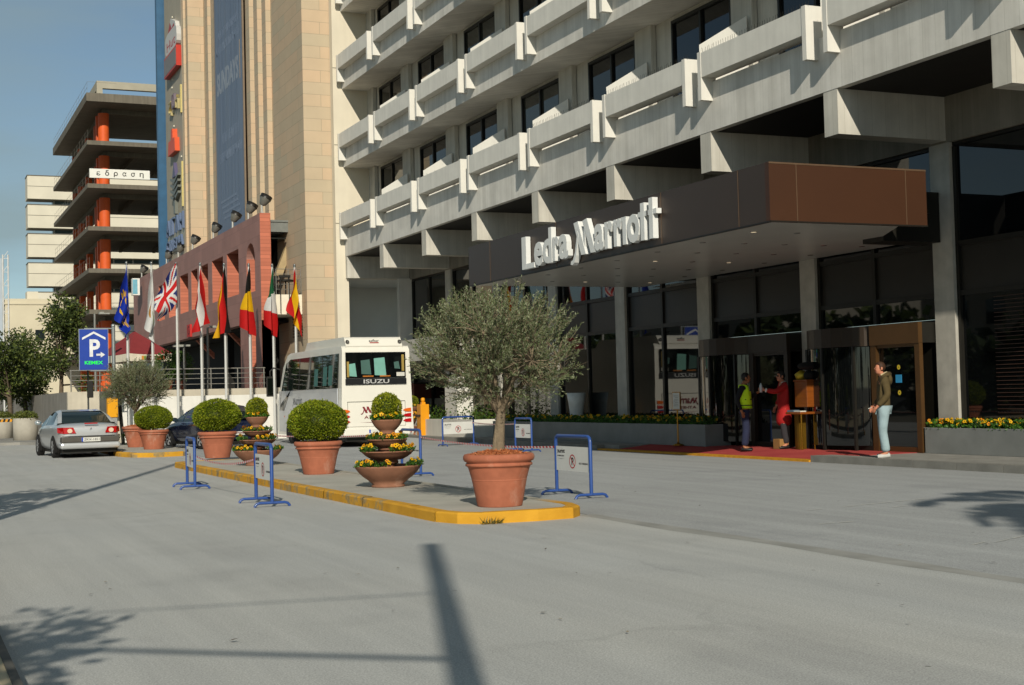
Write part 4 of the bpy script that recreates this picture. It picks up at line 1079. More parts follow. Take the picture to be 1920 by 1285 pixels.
TL = thing('signal_post','thin dark post with a narrow black signal box under the parking sign','traffic light',(6.28,51.6,0))
b = MB(); b.tube([(6.28,51.6,0),(6.28,51.6,2.75)],.032,8); b.build('post', M('post_dark','3c3f3e',.5), TL)
b = MB(); b.box(6.25,6.45,51.5,51.7,1.75,2.35); b.build('signal_box', M_dark, TL, bevel=.02)
PM = thing('ticket_machine','yellow topped grey parking ticket pillar standing behind the small olive tree','ticket machine',(6.55,47.7,0))
b = MB(); b.box(6.42,6.72,47.6,47.8,0,1.06); b.build('pillar', M('machine_grey','8d8f8f',.5,.1), PM, bevel=.01)
b = MB(); b.box(6.40,6.74,47.56,47.84,1.06,1.72); b.build('head', M('machine_yellow','dd9a0a',.45,.05), PM, bevel=.015)
DP = thing('leaning_post','dark leaning post in ivy beside the yellow topped pillar','post',(6.95,48.2,0))
b = MB(); b.tube([(7.0,48.2,0),(6.8,48.2,2.6)],.06,8); b.build('post', M('post_black','25231f',.7), DP)
b = MB(); rr = random.Random(2)
for i in range(420):
    d = Vector((rr.gauss(0,1),rr.gauss(0,1),rr.gauss(0,1))).normalized(); b.leaf(Vector((6.95,48.2,.22))+Vector((d.x*.25,d.y*.25,d.z*.24)), d, .07,.035)
b.build('ivy', M_plant, DP)
# ------------------------------------------------------------------ vehicles
def paint(name, hexc, metal=.5, rough=.28, coat=.6): return M(name, hexc, rough, .03, 2, metal=metal, coat=coat)
M_tyre = M('tyre','1c1b1a',.85,.1); M_rim = M('rim','b4b6b7',.4,.05,metal=.15)
def wheel(parent, x, y, r, w_, side):
    b = MB(); prof = [(r*.62,-w_/2),(r*.93,-w_/2),(r,-w_*.36),(r,w_*.36),(r*.93,w_/2),(r*.62,w_/2)]
    b.lathe(prof,(0,0,0),28); Mx = Matrix.Translation((x,y,r)) @ Matrix.Rotation(R(90),4,'Y')
    b.xf(0,Mx); o = b.build('wheel', M_tyre, parent, local=True)
    b = MB(); s = side; b.lathe([(0,s*w_*.38),(r*.16,s*w_*.40),(r*.2,s*w_*.34),(r*.55,s*w_*.36),(r*.64,s*w_*.5),(r*.64,s*w_*.3)],(0,0,0),28,0)
    for k in range(5):
        a = 2*math.pi*k/5; st = len(b.v)
        b.box(-.03,.03,r*.15,r*.6,s*w_*.36-.012,s*w_*.36+.012); b.xf(st, Matrix.Rotation(a,4,'Z'))
    b.lathe([(r*.2,s*w_*.30),(r*.62,s*w_*.30)],(0,0,0),28,1)
    b.xf(0,Mx); b.build('rim', [M_rim, M_dark], o, local=True)
    return o

def car(name, label, loc, rot, body, hatch=False):
    t = thing(name, label, 'car', loc, rot, None)
    # local frame: x right, y forward, origin on the ground under the rear axle centre
    L0, L1 = -.86, 3.45; hw = .87
    # stations: y, half width, underside, belt(deck) height, roof height or None, roof half width
    if hatch:
        st = [(-.78,.70,.42,.86,None,.0),(-.70,.80,.30,.93,None,0),(-.45,.85,.22,.97,None,0),(0,.87,.2,.97,None,0),(.6,.875,.2,.96,None,0),(1.4,.875,.2,.95,None,0),(2.0,.87,.2,.93,None,0),(2.45,.86,.2,.90,None,0),(2.9,.83,.22,.82,None,0),(3.25,.76,.28,.70,None,0),(3.40,.60,.36,.58,None,0)]
        cab = [(-.70,.60,.93,1.0),(-.52,.62,.96,1.24),(-.2,.62,.97,1.42),(.5,.62,.96,1.47),(1.1,.61,.95,1.45),(1.55,.58,.94,1.33),(2.25,.66,.92,.95)]
    else:
        st = [(-.93,.66,.48,.84,None,0),(-.88,.78,.33,.90,None,0),(-.6,.85,.24,.955,None,0),(-.2,.87,.2,.97,None,0),(0.1,.875,.2,.97,None,0),(.6,.88,.2,.96,None,0),(1.4,.88,.2,.95,None,0),(2.0,.87,.2,.93,None,0),(2.45,.86,.2,.90,None,0),(2.9,.83,.22,.82,None,0),(3.25,.76,.28,.70,None,0),(3.42,.58,.36,.58,None,0)]
        cab = [(-.36,.66,.965,.985),(-.02,.62,.965,1.17),(.34,.59,.96,1.305),(.80,.575,.96,1.355),(1.2,.575,.95,1.345),(1.55,.57,.94,1.25),(2.35,.66,.91,.93)]
    b = MB(); rows = []
    for (y,w_,zu,zb,_,_2) in st:
        zm = zu+(zb-zu)*.55
        half = [(0,zu),(w_*.80,zu),(w_*.97,zu+.06),(w_,zm),(w_*.985,zb-.10),(w_*.93,zb-.02),(w_*.80,zb+.012),(0,zb+.03)]
        rows.append([(x,y,z) for x,z in half]+[(-x,y,z) for x,z in half[-2:0:-1]])
    n = len(rows[0]); vs = [p for r_ in rows for p in r_]; fs = []
    for i in range(len(rows)-1):
        for k in range(n): fs.append((i*n+k,(i+1)*n+k,(i+1)*n+(k+1)%n,i*n+(k+1)%n))
    fs.append(tuple(range(n))); fs.append(tuple(range((len(rows)-1)*n,len(rows)*n))[::-1])
    b.add(vs,fs,0,True); bo = b.build('body', [body, M_dark], t, local=True, sub=1)
    # cabin: side glass and roof
    def cabin(expand, zexp):
        rows = []
        for (y,wr,zb,zr) in cab:
            wb = .80; f_ = (zr-zb)/.47; wr2 = wb+(wr-wb)*min(1,max(0,f_))
            rows.append([(wb+expand,y,zb-.03),(wb+(wr2-wb)*.9+expand,y,zb+(zr-zb)*.88),(wr2*.86,y,zr+zexp),(-wr2*.86,y,zr+zexp),(-(wb+(wr2-wb)*.9)-expand,y,zb+(zr-zb)*.88),(-wb-expand,y,zb-.03)])
        return rows
    rows = cabin(0,0); b = MB(); n = 6; vs = [p for r_ in rows for p in r_]; fs = []
    for i in range(len(rows)-1):
        for k in range(5): fs.append((i*n+k,i*n+k+1,(i+1)*n+k+1,(i+1)*n+k))
    b.add(vs,fs,0,True); gl = b.build('cabin_glass', Mglass('car_glass','16211f',1.5,.03,0), t, local=True)
    rows = cabin(.006,.008); b = MB()
    iroof = [2,3,4,5] if not hatch else [1,2,3,4,5]
    if not hatch: iroof = [2,3,4,5]
    for i in range(len(rows)-1):
        if i in iroof[:-1]:
            for k in (1,2,3): b.quad(rows[i][k],rows[i][k+1],rows[i+1][k+1],rows[i+1][k],0,True)
    # pillars: C, B, A strips on both sides
    def strip(i0,i1,f0,f1,side):
        k0,k1 = (0,1) if side > 0 else (5,4)
        def P(i,f,k): a = Vector(rows[i][k]); e = Vector(rows[i+1][k]); return a.lerp(e,f)+Vector((side*.004,0,0))
        b.quad(P(i0,f0,k0),P(i0,f1,k0),P(i1,f1,k1),P(i1,f0,k1))
    for sd in (1,-1):
        if hatch: strip(0,0,0,.9,sd); strip(1,1,0,.5,sd); strip(3,3,.1,.3,sd)
        else: strip(0,0,0,1,sd); strip(1,1,0,.75,sd)
        strip(5,5,.0,.10,sd)
    if not hatch:
        # rear window frame sides
        for k,kk in ((2,1),(3,4)):
            for i in (0,1): b.quad(rows[i][kk],rows[i][k],rows[i+1][k],rows[i+1][kk])
        # tail of the deck below the rear screen
    b.build('roof', body, t, local=True)
    # wheel arches and wheels
    for y in (0,2.55):
        for sd in (1,-1):
            b = MB(); r_ = .33
            poly = [(y+r_*math.cos(math.pi*k/14), .31+r_*math.sin(math.pi*k/14)) for k in range(15)]
            poly = [(y+r_,.16)]+poly+[(y-r_,.16)]
            b.prism(poly,'X',sd*.80 if sd > 0 else sd*.878, sd*.878 if sd > 0 else sd*.80)
            b.build('wheel_arch', M('arch_black','0e0d0c',.9), t, local=True)
            wheel(t, sd*.80, y, .31, .19, sd)
    # mirrors
    for sd in (1,-1):
        b = MB(); b.ball((sd*.99,1.75,1.0),.11,.07,.075,10,6); b.box(min(sd*.86,sd*.95),max(sd*.86,sd*.95),1.76,1.80,.95,.99)
        mo = b.build('mirror', body if not hatch else M('mirror_dark','2a3540',.3), t, local=True)
        b = MB(); b.add([(sd*.99+.085*math.cos(k*.6283),1.69,1.0+.055*math.sin(k*.6283)) for k in range(10)],[tuple(range(10))]); b.build('mirror_glass', M('mirror_glass','b9c9c6',.05,.02,metal=1), mo, local=True)
    yr = -.80 if hatch else -.945
    # tail lights
    mlr = M('lamp_red','a80f0c',.2,.15,8,coat=.8); mlw = M('lamp_clear','d8c0a8',.2,.1)
    for sd in (1,-1):
        b = MB()
        if hatch:
            b.add([(sd*.60,-.80,.78),(sd*.82,-.70,.78),(sd*.80,-.66,1.02),(sd*.70,-.70,1.04),(sd*.62,-.77,.9)],[(0,1,2,3,4)],0); b.add([(sd*.65,-.795,.86),(sd*.78,-.735,.86),(sd*.77,-.72,.93),(sd*.65,-.785,.93)],[(0,1,2,3)],1)
            b.quad((sd*.82,-.70,.78),(sd*.86,-.5,.8),(sd*.85,-.48,.98),(sd*.80,-.66,1.02))
        else:
            b.add([(sd*.40,-.965,.70),(sd*.72,-.93,.69),(sd*.865,-.70,.72),(sd*.86,-.62,.86),(sd*.74,-.885,.87),(sd*.47,-.945,.865)],[(0,1,4,5),(1,2,3,4)],0)
            b.add([(sd*.57+.07*math.cos(k*.5236),-.968,.77+.065*math.sin(k*.5236)) for k in range(12)],[tuple(range(12))],1)
        b.build('tail_light', [mlr,mlw], t, local=True)
    # bumper band, plate, badge, underside
    b = MB()
    if hatch:
        b.box(-.80,.80,-.86,-.6,.30,.56)
        b.build('bumper', body, t, local=True, bevel=.05)
    else:
        b.box(-.83,.83,-1.0,-.55,.26,.44); b.build('bumper', body, t, local=True, bevel=.07, seg=3)
        b = MB(); b.box(-.80,.80,-.985,-.5,.44,.60); b.build('bumper_strip', M('bumper_grey','4d4a44',.5,.08), t, local=True, bevel=.03)
        b = MB(); b.box(-.17,.19,-.985,-.93,.955,.985); b.build('brake_light', mlr, t, local=True)
        b = MB(); b.prism([(.79,-.022),(.825,0),(.86,-.022+.044),(.825,.0+.022)],'Y',-.962,-.955); b.build('badge', M('badge','50504e',.3), t, local=True)
        b = MB(); b.box(-.78,.78,-.958,-.93,.615,.625); b.build('shut_line', M_dark, t, local=True)
    yp = -.865 if hatch else -.99
    b = MB(); b.box(-.26,.26,yp-.012,yp,.46,.575,0); b.box(-.26,-.215,yp-.014,yp-.012,.46,.575,1)
    text(b,'ZKX-1851' if not hatch else 'YZM-4072',(-.19,yp-.013,.488),(1,0,0),(0,0,1),w=.42,h=.062,depth=.002,m=2)
    b.build('number_plate', [M('plate_white','d2d2cb',.5),M('plate_blue','2a48a8',.5),M('plate_ink','1b1b1d',.6)], t, local=True)
    b = MB(); b.box(-.75,.75,-.8,3.2,.14,.26); b.build('underbody', M_dark, t, local=True)
    # seats seen through the glass
    return t
cs = car('parked_car','silver notchback car with red tail lights seen from behind at the road edge',(4.95,41.75,0),R(4),paint('silver_paint','c6c8c9',.45,.32,.5))
cd_ = car('parked_car','dark blue hatchback car half hidden behind a clipped round bush',(9.62,44.35,0),R(12),paint('navy_paint','101a38',.35,.2,.8),True); cd_.scale = (1,1,.94)

# ---- minibus
BUS = thing('minibus','white and silver minibus seen from its rear corner beside the round bushes','bus',(12.25,40.35,0))
M_bw = paint('bus_white','dedbd0',.0,.3,.4); M_bs = paint('bus_silver','b9bdc2',.3,.35,.4)
bl = 7.7; bw = 2.31
b = MB()
b.prism([(.0,.42),(.10,.30),(bl-.15,.30),(bl,.55),(bl-.02,1.25),(bl-.75,2.62),(bl-1.25,3.0),(bl-1.7,3.08),(.16,3.08),(.06,2.95)],'X',.0,bw)
b.v = [(bw/2+(x-bw/2)*(1-max(0,z-1.7)*.055), y, z) for x,y,z in b.v]
b.build('body', M_bw, BUS, local=True, bevel=.17, seg=5)
b = MB(); b.box(-.012,.02,.35,bl-.35,.42,1.80); b.build('side_panel', M_bs, BUS, local=True)
b = MB(); b.prism([(.36,1.82),(.36,2.86),(bl-1.75,2.86),(bl-1.2,2.74),(bl-.62,1.7),(bl-.45,1.15),(bl-1.0,1.12),(bl-1.55,1.55),(bl-1.95,1.82)],'X',-.020,.01); b.v = [(x+max(0,z-1.7)*.055*bw/2,y,z) for x,y,z in b.v]; b.build('side_window', Mglass('bus_glass','141a19',1.6,.03,.03), BUS, local=True)
b = MB()
for y in (2.0,3.35,4.7): b.box(-.026,-.018,y,y+.05,1.84,2.84)
b.box(-.026,-.018,3.4,5.7,2.3,2.33)
b.v = [(x+max(0,z-1.7)*.055*bw/2,y,z) for x,y,z in b.v]; b.build('window_bar', M_dark, BUS, local=True)
b = MB()
for y,h_ in ((.9,.62),(1.5,.6),(2.5,.55)):
    b = MB(); b.box(-.022,-.0205,y,y+.42,1.9,1.9+h_); b.v = [(x+max(0,z-1.7)*.055*bw/2,y,z) for x,y,z in b.v]; b.build('seat_back', M('seat_teal','3f6d66',.6,.15), BUS, local=True)
b = MB(); b.prism([(3.0,2.72),(3.9,2.72),(3.85,3.10),(3.2,3.12)][::1],'X',.2,2.0) if 0 else b.prism([(.08,3.04),(4.8,3.04),(4.4,3.36),(.30,3.36)],'X',.22,2.03); b.build('roof_unit', M_bw, BUS, local=True, bevel=.10, seg=4)
# rear face
b = MB(); b.box(.17,2.08,-.012,.03,2.10,2.88); rw = b.build('rear_window', Mglass('bus_rear_glass','0b0d0d',1.5,.03,.0), BUS, local=True)
b = MB()
for (x0,x1,z0,z1,m) in ((.28,.46,2.14,2.55,0),(.66,.92,2.2,2.66,1),(1.08,1.40,2.16,2.72,0),(1.72,1.85,2.36,2.6,1)):
    b.add([(x0,-.016,z0+.02),(x1+.05,-.016,z0),(x1,-.016,z1),(x0-.02,-.016,z1-.03)],[(0,1,2,3)],m)
for x in (.70,1.24): b.box(x,x+.34,-.017,-.013,2.13,2.17,2)
b.box(.20,.27,-.017,-.013,2.13,2.6,3); b.box(1.95,2.03,-.017,-.013,2.3,2.8,3); b.box(1.78,2.04,-.018,-.013,2.14,2.26,4)
b.build('interior', [M('curtain_teal','6fa396',.7,.1),M('curtain_dim','3f5f58',.7,.1),M('seat_orange','a5621c',.7),M('curtain_ochre','97803f',.7),M('paper_white','c9c7bd',.7)], BUS, local=True)
b = MB(); b.box(.155,2.10,-.014,.02,1.90,2.075); bd = b.build('name_band', M('band_black','191a1c',.4), BUS, local=True)
b = MB(); text(b,'ISUZU',(.72,-.0145,1.93),(1,0,0),(0,0,1),w=.82,h=.125,depth=.004,weight=.02); b.build('lettering', M('chrome_letter','b4b4b2',.4,.05), BUS, local=True)
b = MB()
for z in (1.38,.62): b.box(.20,2.05,-.005,.02,z,z+.010)
b.box(.20,.208,-.005,.02,.62,1.38); b.box(2.04,2.048,-.005,.02,.62,1.38)
b.build('hatch_seam', M('seam_grey','8c8a82',.6), BUS, local=True)
b = MB(); logotype(b,(.63,-.006,1.04),(1,0,0),(0,0,1),1.0,.24,.004,0); text(b,'ATHENS',(.72,-.006,.86),(1,0,0),(0,0,1),w=.8,h=.095,depth=.003,m=0)
b.add([(.56,-.009,.755),(1.2,-.009,.735),(1.85,-.009,.765),(1.2,-.009,.752)],[(0,1,2,3)],0)
b.build('rear_logo', M('logo_maroon','7d1f2a',.5), BUS, local=True)
mr_ = M('bus_lamp_red','b01218',.2,.1,coat=.8); mo_ = M('bus_lamp_orange','d8641a',.2,.1,coat=.8)
for x0,sd in ((.02,1),(2.23,-1)):
    for z,m in ((1.10,mo_),(.94,mr_),(.78,mr_),(.46,mr_)):
        b = MB(); n = 12; pts = [(x0,z-.05)]+[(x0+sd*(.27)*math.sin(math.pi*.5*k/6)*(1 if k < 7 else 1), z-.05+.0*k+.12*(1-math.cos(math.pi*.5*k/6))*0) for k in range(0)]
        prof = [(0,-.055),(.18,-.05),(.26,-.005),(.20,.035),(.09,.055),(0,.06)]
        P_l = [(z+c_,x0+sd*a) for a,c_ in prof]
        b.prism(P_l if sd < 0 else P_l[::-1],'Y',-.018,.06); b.build('tail_light', m, BUS, local=True)
for x in (.28,1.95):
    b = MB(); b.lathe([(.0,.0),(.055,.0),(.06,.03)],(0,0,0),14); b.xf(0,Matrix.Translation((x,.16,3.2))@Matrix.Rotation(R(70),4,'X')); b.build('roof_lamp', M('roof_lamp','4d4c48',.3), BUS, local=True)
b = MB(); b.box(1.0,1.28,.14,.2,3.17,3.19,1); text(b,'safkar',(.98,.185,3.21),(1,0,0),(0,0,1),w=.32,h=.07,depth=.008,m=0); b.build('unit_badge', [M('badge_black','222221'),mr_], BUS, local=True)
b = MB(); b.box(.05,2.2,-.06,.25,.33,.60); b.build('bumper', M_bw, BUS, local=True, bevel=.06, seg=3)
b = MB(); b.box(.2,2.1,.2,7.2,.18,.42); b.build('underbody', M_dark, BUS, local=True)
b = MB(); b.box(.85,1.30,-.064,-.058,.42,.53); b.box(.85,.90,-.066,-.064,.42,.53,1); b.build('number_plate', [M('plate_white','d2d2cb'),M('plate_blue','2a48a8')], BUS, local=True)
for y in (1.75,5.95):
    b = MB(); r_ = .47; poly = [(y+r_,.2)]+[(y+r_*math.cos(math.pi*k/14),.40+r_*math.sin(math.pi*k/14)) for k in range(15)]+[(y-r_,.2)]
    b.prism(poly,'X',-.018,.3); b.build('wheel_arch', M('arch_black','0e0d0c',.9), BUS, local=True)
    wheel(BUS,.14,y,.39,.26,-1); wheel(BUS,2.1,y,.39,.26,1)
b = MB(); text(b,'arriott',(-.0125,5.1,1.32),(0,-1,0),(0,0,1),w=.75,h=.26,depth=.003); logoM(b,(-.0125,5.55,1.32),(0,-1,0),(0,0,1),.40,.22,.003)
b.box(-.0135,-.012,4.0,5.5,1.05,1.07) if 0 else None
b.build('side_logo', M('logo_grey','54575a',.5), BUS, local=True)
b = MB(); b.ball((-.024,3.3,1.25),.006,.34,.26,14,6); b.build('side_mark', M('mark_pale','b9b38a',.6), BUS, local=True)
b = MB(); b.tube([(0,7.15,2.55),(-.2,7.3,2.62),(-.33,7.3,2.5),(-.33,7.3,2.3)],.03,8); b.box(-.46,-.24,7.22,7.36,1.62,2.32); mo = b.build('mirror', M_dark, BUS, local=True, bevel=.03)
b = MB(); b.box(-.44,-.26,7.213,7.219,1.68,2.26); b.build('mirror_glass', M('bus_mirror','20261f',.05,.02,metal=.9), mo, local=True)
b = MB(); b.box(-.016,.0,6.6,6.68,.90,.95); b.build('marker', mo_, BUS, local=True)
# ------------------------------------------------------------------ terracotta pots, clipped balls, olive trees, flower fountains
def terra(name, hexc):
    s = NT(name); c = lin(hexc)
    col = s.mix(s.ramp(s.noise(5,7,rough=.65),.3,.72), sc3(c,.80), sc3(c,1.12))
    col = s.mix(s.ramp(s.noise(2.4,7,(1,1,.45),rough=.7),.56,.76,(0,0,0,1),(.6,.6,.6,1)), col, lin('c4a592'))
    sep = s.n('ShaderNodeSeparateXYZ'); s.l(s.tc.outputs['Object'], sep.inputs[0])
    s.bump(s.noise(45,4), .2, .004)
    return s.fin(col, .8, 0, .25)
M_terra = terra('terracotta','a6644b'); M_terra2 = terra('terracotta_bowl','8f644e')
M_soil = M('potting_soil','3a2a1e',.95,.3,30,.4,60)
M_chip = M('bark_chips','b0693f',.95,.35,25,.8,40)
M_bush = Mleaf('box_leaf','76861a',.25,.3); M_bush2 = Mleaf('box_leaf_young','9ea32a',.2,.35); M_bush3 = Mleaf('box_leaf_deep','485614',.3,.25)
def pot_geo(b, r, h, m=0):
    k = r/.43
    b.lathe([(.0,.0),(.275*k,.0),(.279*k,.008),(.282*k,.02),(.340*k,h*.485),(.342*k,h*.498),(.3445*k,h*.503),(.345*k,h*.512),(.3435*k,h*.517),(.346*k,h*.53),(.381*k,h*.72),(.385*k,h*.74),(.40*k,h*.765),(.418*k,h*.775),(.418*k,h*.81),(.404*k,h*.825),(.404*k,h*.845),
             (.428*k,h*.86),(.445*k,h*.90),(.445*k,h*.95),(.43*k,h*.99),(.405*k,h),(.375*k,h*.985),(.365*k,h*.93),(.36*k,h*.86)], (0,0,0), 40, m)
def ball_leaves(b, rx, rz, cz, n, seed, ll=.036, flat=.0):
    rr = random.Random(seed)
    for i in range(n):
        d = Vector((rr.gauss(0,1),rr.gauss(0,1),rr.gauss(0,1))).normalized()
        if d.z < -.86: continue
        k = rr.uniform(.86,1.0)**.5*(1+.035*math.sin(d.x*7+seed)*math.cos(d.z*6+d.y*6)+.018*math.sin(d.x*19+d.y*17+d.z*23))
        if rr.random() < .05: k *= rr.uniform(1.0,1.08)
        p = Vector((d.x*rx*k,d.y*rx*k,cz+d.z*rz*k))
        t = (d*rr.uniform(.3,1.2)+Vector((rr.uniform(-1,1),rr.uniform(-1,1),rr.uniform(-.4,1)))*.8)
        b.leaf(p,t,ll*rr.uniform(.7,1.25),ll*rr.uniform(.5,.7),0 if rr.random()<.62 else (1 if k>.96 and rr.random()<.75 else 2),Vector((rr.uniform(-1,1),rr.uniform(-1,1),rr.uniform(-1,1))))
TOP = thing('topiary_pot','clipped round box bush in a terracotta pot between the two flower fountains nearest the road','topiary',(7.02,24.6,.122),0,'round topiaries on the traffic islands')
b = MB(); pot_geo(b,.425,.60); b.build('pot', M_terra, TOP, local=True)
b = MB(); b.lathe([(0,.555),(.37,.55)],(0,0,0),24); b.build('soil', M_soil, TOP, local=True)
b = MB(); b.tube([(0,0,.5),(.02,0,.75)],.04,8); b.build('stem', M('bark','4b4032',.9,.2), TOP, local=True)
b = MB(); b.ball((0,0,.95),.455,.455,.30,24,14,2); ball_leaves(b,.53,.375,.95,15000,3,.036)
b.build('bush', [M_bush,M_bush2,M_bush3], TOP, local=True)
dup(TOP,(7.14,33.88,.122),1.7,'clipped round box bush in a terracotta pot in front of the dark blue car',1.07)
dup(TOP,(7.01,42.3,.122),3.1,'smaller clipped bush in a terracotta pot beside the little olive tree',(1.03,1.03,.97))

# --- olive trees
M_ol1 = Mleaf('olive_leaf','6b7650',.22,.25); M_ol2 = Mleaf('olive_leaf_silver','93997b',.2,.25); M_ol3 = Mleaf('olive_leaf_dark','455231',.25,.2); M_bark = M('olive_bark','7a6c58',.9,.3,9,.7,35)
def olive(pot_label, loc, seed):
    rr = random.Random(seed); t = thing('olive_tree', pot_label, 'olive tree', loc, 0, 'potted olive trees')
    b = MB(); pot_geo(b,.445,.66); b.build('pot', M_terra, t, local=True)
    b = MB(); b.lathe([(0,.70),(.18,.69),(.37,.645)],(0,0,0),30)
    for i in range(700):
        a = rr.uniform(0,6.28); r_ = rr.uniform(.08,.37); z = .70-.05*(r_/.37)**2
        d = Vector((rr.uniform(-1,1),rr.uniform(-1,1),rr.uniform(.1,.5))); b.leaf(Vector((r_*math.cos(a),r_*math.sin(a),z)),d,rr.uniform(.02,.05),.016)
    b.build('bark_mulch', M_chip, t, local=True)
    w_ = MB()
    w_.tube([(.02,.02,.6),(.02,.0,.8),(.03,0,1.0),(.045,0,1.16)],[.075,.064,.06,.064],10)
    w_.tube([(-.035,.03,.6),(-.01,.02,.85),(.02,.01,1.1)],[.06,.05,.04],8)
    limbs = []
    for k,(ex,ey,ez) in enumerate(((-.55,.1,2.0),(-.30,-.35,2.15),(.10,.35,2.2),(.30,-.1,2.15),(.62,.25,2.0),(.75,-.25,1.85),(-.75,-.15,1.72),(-.35,.6,1.8),(.2,-.65,1.8),(.85,.1,1.62),(-.6,.4,1.55))):
        a = Vector((.045,0,1.14)); e = Vector((ex,ey,ez)); mid = a.lerp(e,.5)+Vector((rr.uniform(-.06,.06),rr.uniform(-.06,.06),.10 if ez > 1.8 else .16))
        if k == 3: a = Vector((.06,0,1.12))
        pts = [a,a.lerp(mid,.5)+Vector((0,0,.02)),mid,e]; w_.tube(pts,[.042,.032,.022,.010],6); limbs.append(pts)
    lv = MB()
    def crown_ok(p):
        x,y,z = p; n_ = .12*math.sin(x*7+seed)*math.cos(y*6+z*5)
        # lopsided dome, ragged edge
        zz = (z-1.90)/(.72 if z > 1.9 else .66)
        return (x-.04)**2/1.12**2+y**2/1.05**2+zz**2 < 1+n_*2.2
    count = 0
    while count < 1600:
        u = Vector((rr.gauss(0,1),rr.gauss(0,1),rr.gauss(0,1))).normalized()*rr.uniform(.0,1)**.45*1.02
        p = Vector((.0+u.x*1.0,u.y*1.0,1.90+u.z*(.68 if u.z > 0 else .62)))
        if not crown_ok(p): continue
        if math.sin(p.x*5.3+seed)*math.sin(p.y*5+1.3)*math.sin(p.z*6.1+seed) > .40: continue
        count += 1
        lp = min((q for L in limbs for q in L[1:]), key=lambda q: (q-p).length)
        out = (p-Vector((.04,0,1.5))).normalized()
        d = (out+Vector((rr.uniform(-.5,.5),rr.uniform(-.5,.5),rr.uniform(0,.8)))).normalized()
        ln = rr.uniform(.14,.30)*(1.1 if p.z > 2.2 else 1)
        if rr.random() < .35: w_.tube([lp, lp.lerp(p,.6)+Vector((0,0,.03)), p], [.008,.006,.004], 4, 0, False)
        droop = -.10 if p.z < 1.7 else 0
        w_.tube([p,p+d*ln],[.004,.0015],3,0,False)
        nl = int(ln/.0092)
        for q in range(nl):
            f = q/nl; pp = p+d*ln*f+Vector((0,0,droop*f*f))
            side = d.orthogonal().normalized(); side.rotate(Matrix.Rotation(rr.uniform(0,6.28),3,d))
            ld = (d*rr.uniform(.5,1.0)+side*rr.uniform(.5,1.0)).normalized()
            z = rr.random(); lv.leaf(pp,ld,rr.uniform(.034,.056),rr.uniform(.010,.0145),0 if z<.5 else (1 if z<.78 else 2),Vector((rr.uniform(-1,1),rr.uniform(-1,1),rr.uniform(-1,1))))
    for (x,y,z) in ((-.35,-.1,2.35),(.02,0,2.45),(-.62,.1,2.2),(.86,-.1,2.1),(.35,.2,2.35)):     # long shoots
        p = Vector((x,y,z)); d = Vector((rr.uniform(-.15,.2),0,1)).normalized(); w_.tube([p,p+d*.35],[.005,.002],3,0,False)
        for q in range(30):
            pp = p+d*.35*q/30; side = Vector((rr.uniform(-1,1),rr.uniform(-1,1),0)); lv.leaf(pp,(d+side*.7),.05,.013,1 if q%3 else 0)
    w_.build('trunk', M_bark, t, local=True)
    lv.build('crown', [M_ol1,M_ol2,M_ol3], t, local=True)
    return t
OL = olive('large grey green potted olive tree at the near tip of the island',(6.72,15.6,.122),5)
OL.scale = (.95,.95,.97)
OL2 = dup(OL,(6.95,45.0,.122),2.4,'small olive tree in a terracotta pot far down the street behind the round bush',(1.0,1.0,1.0))

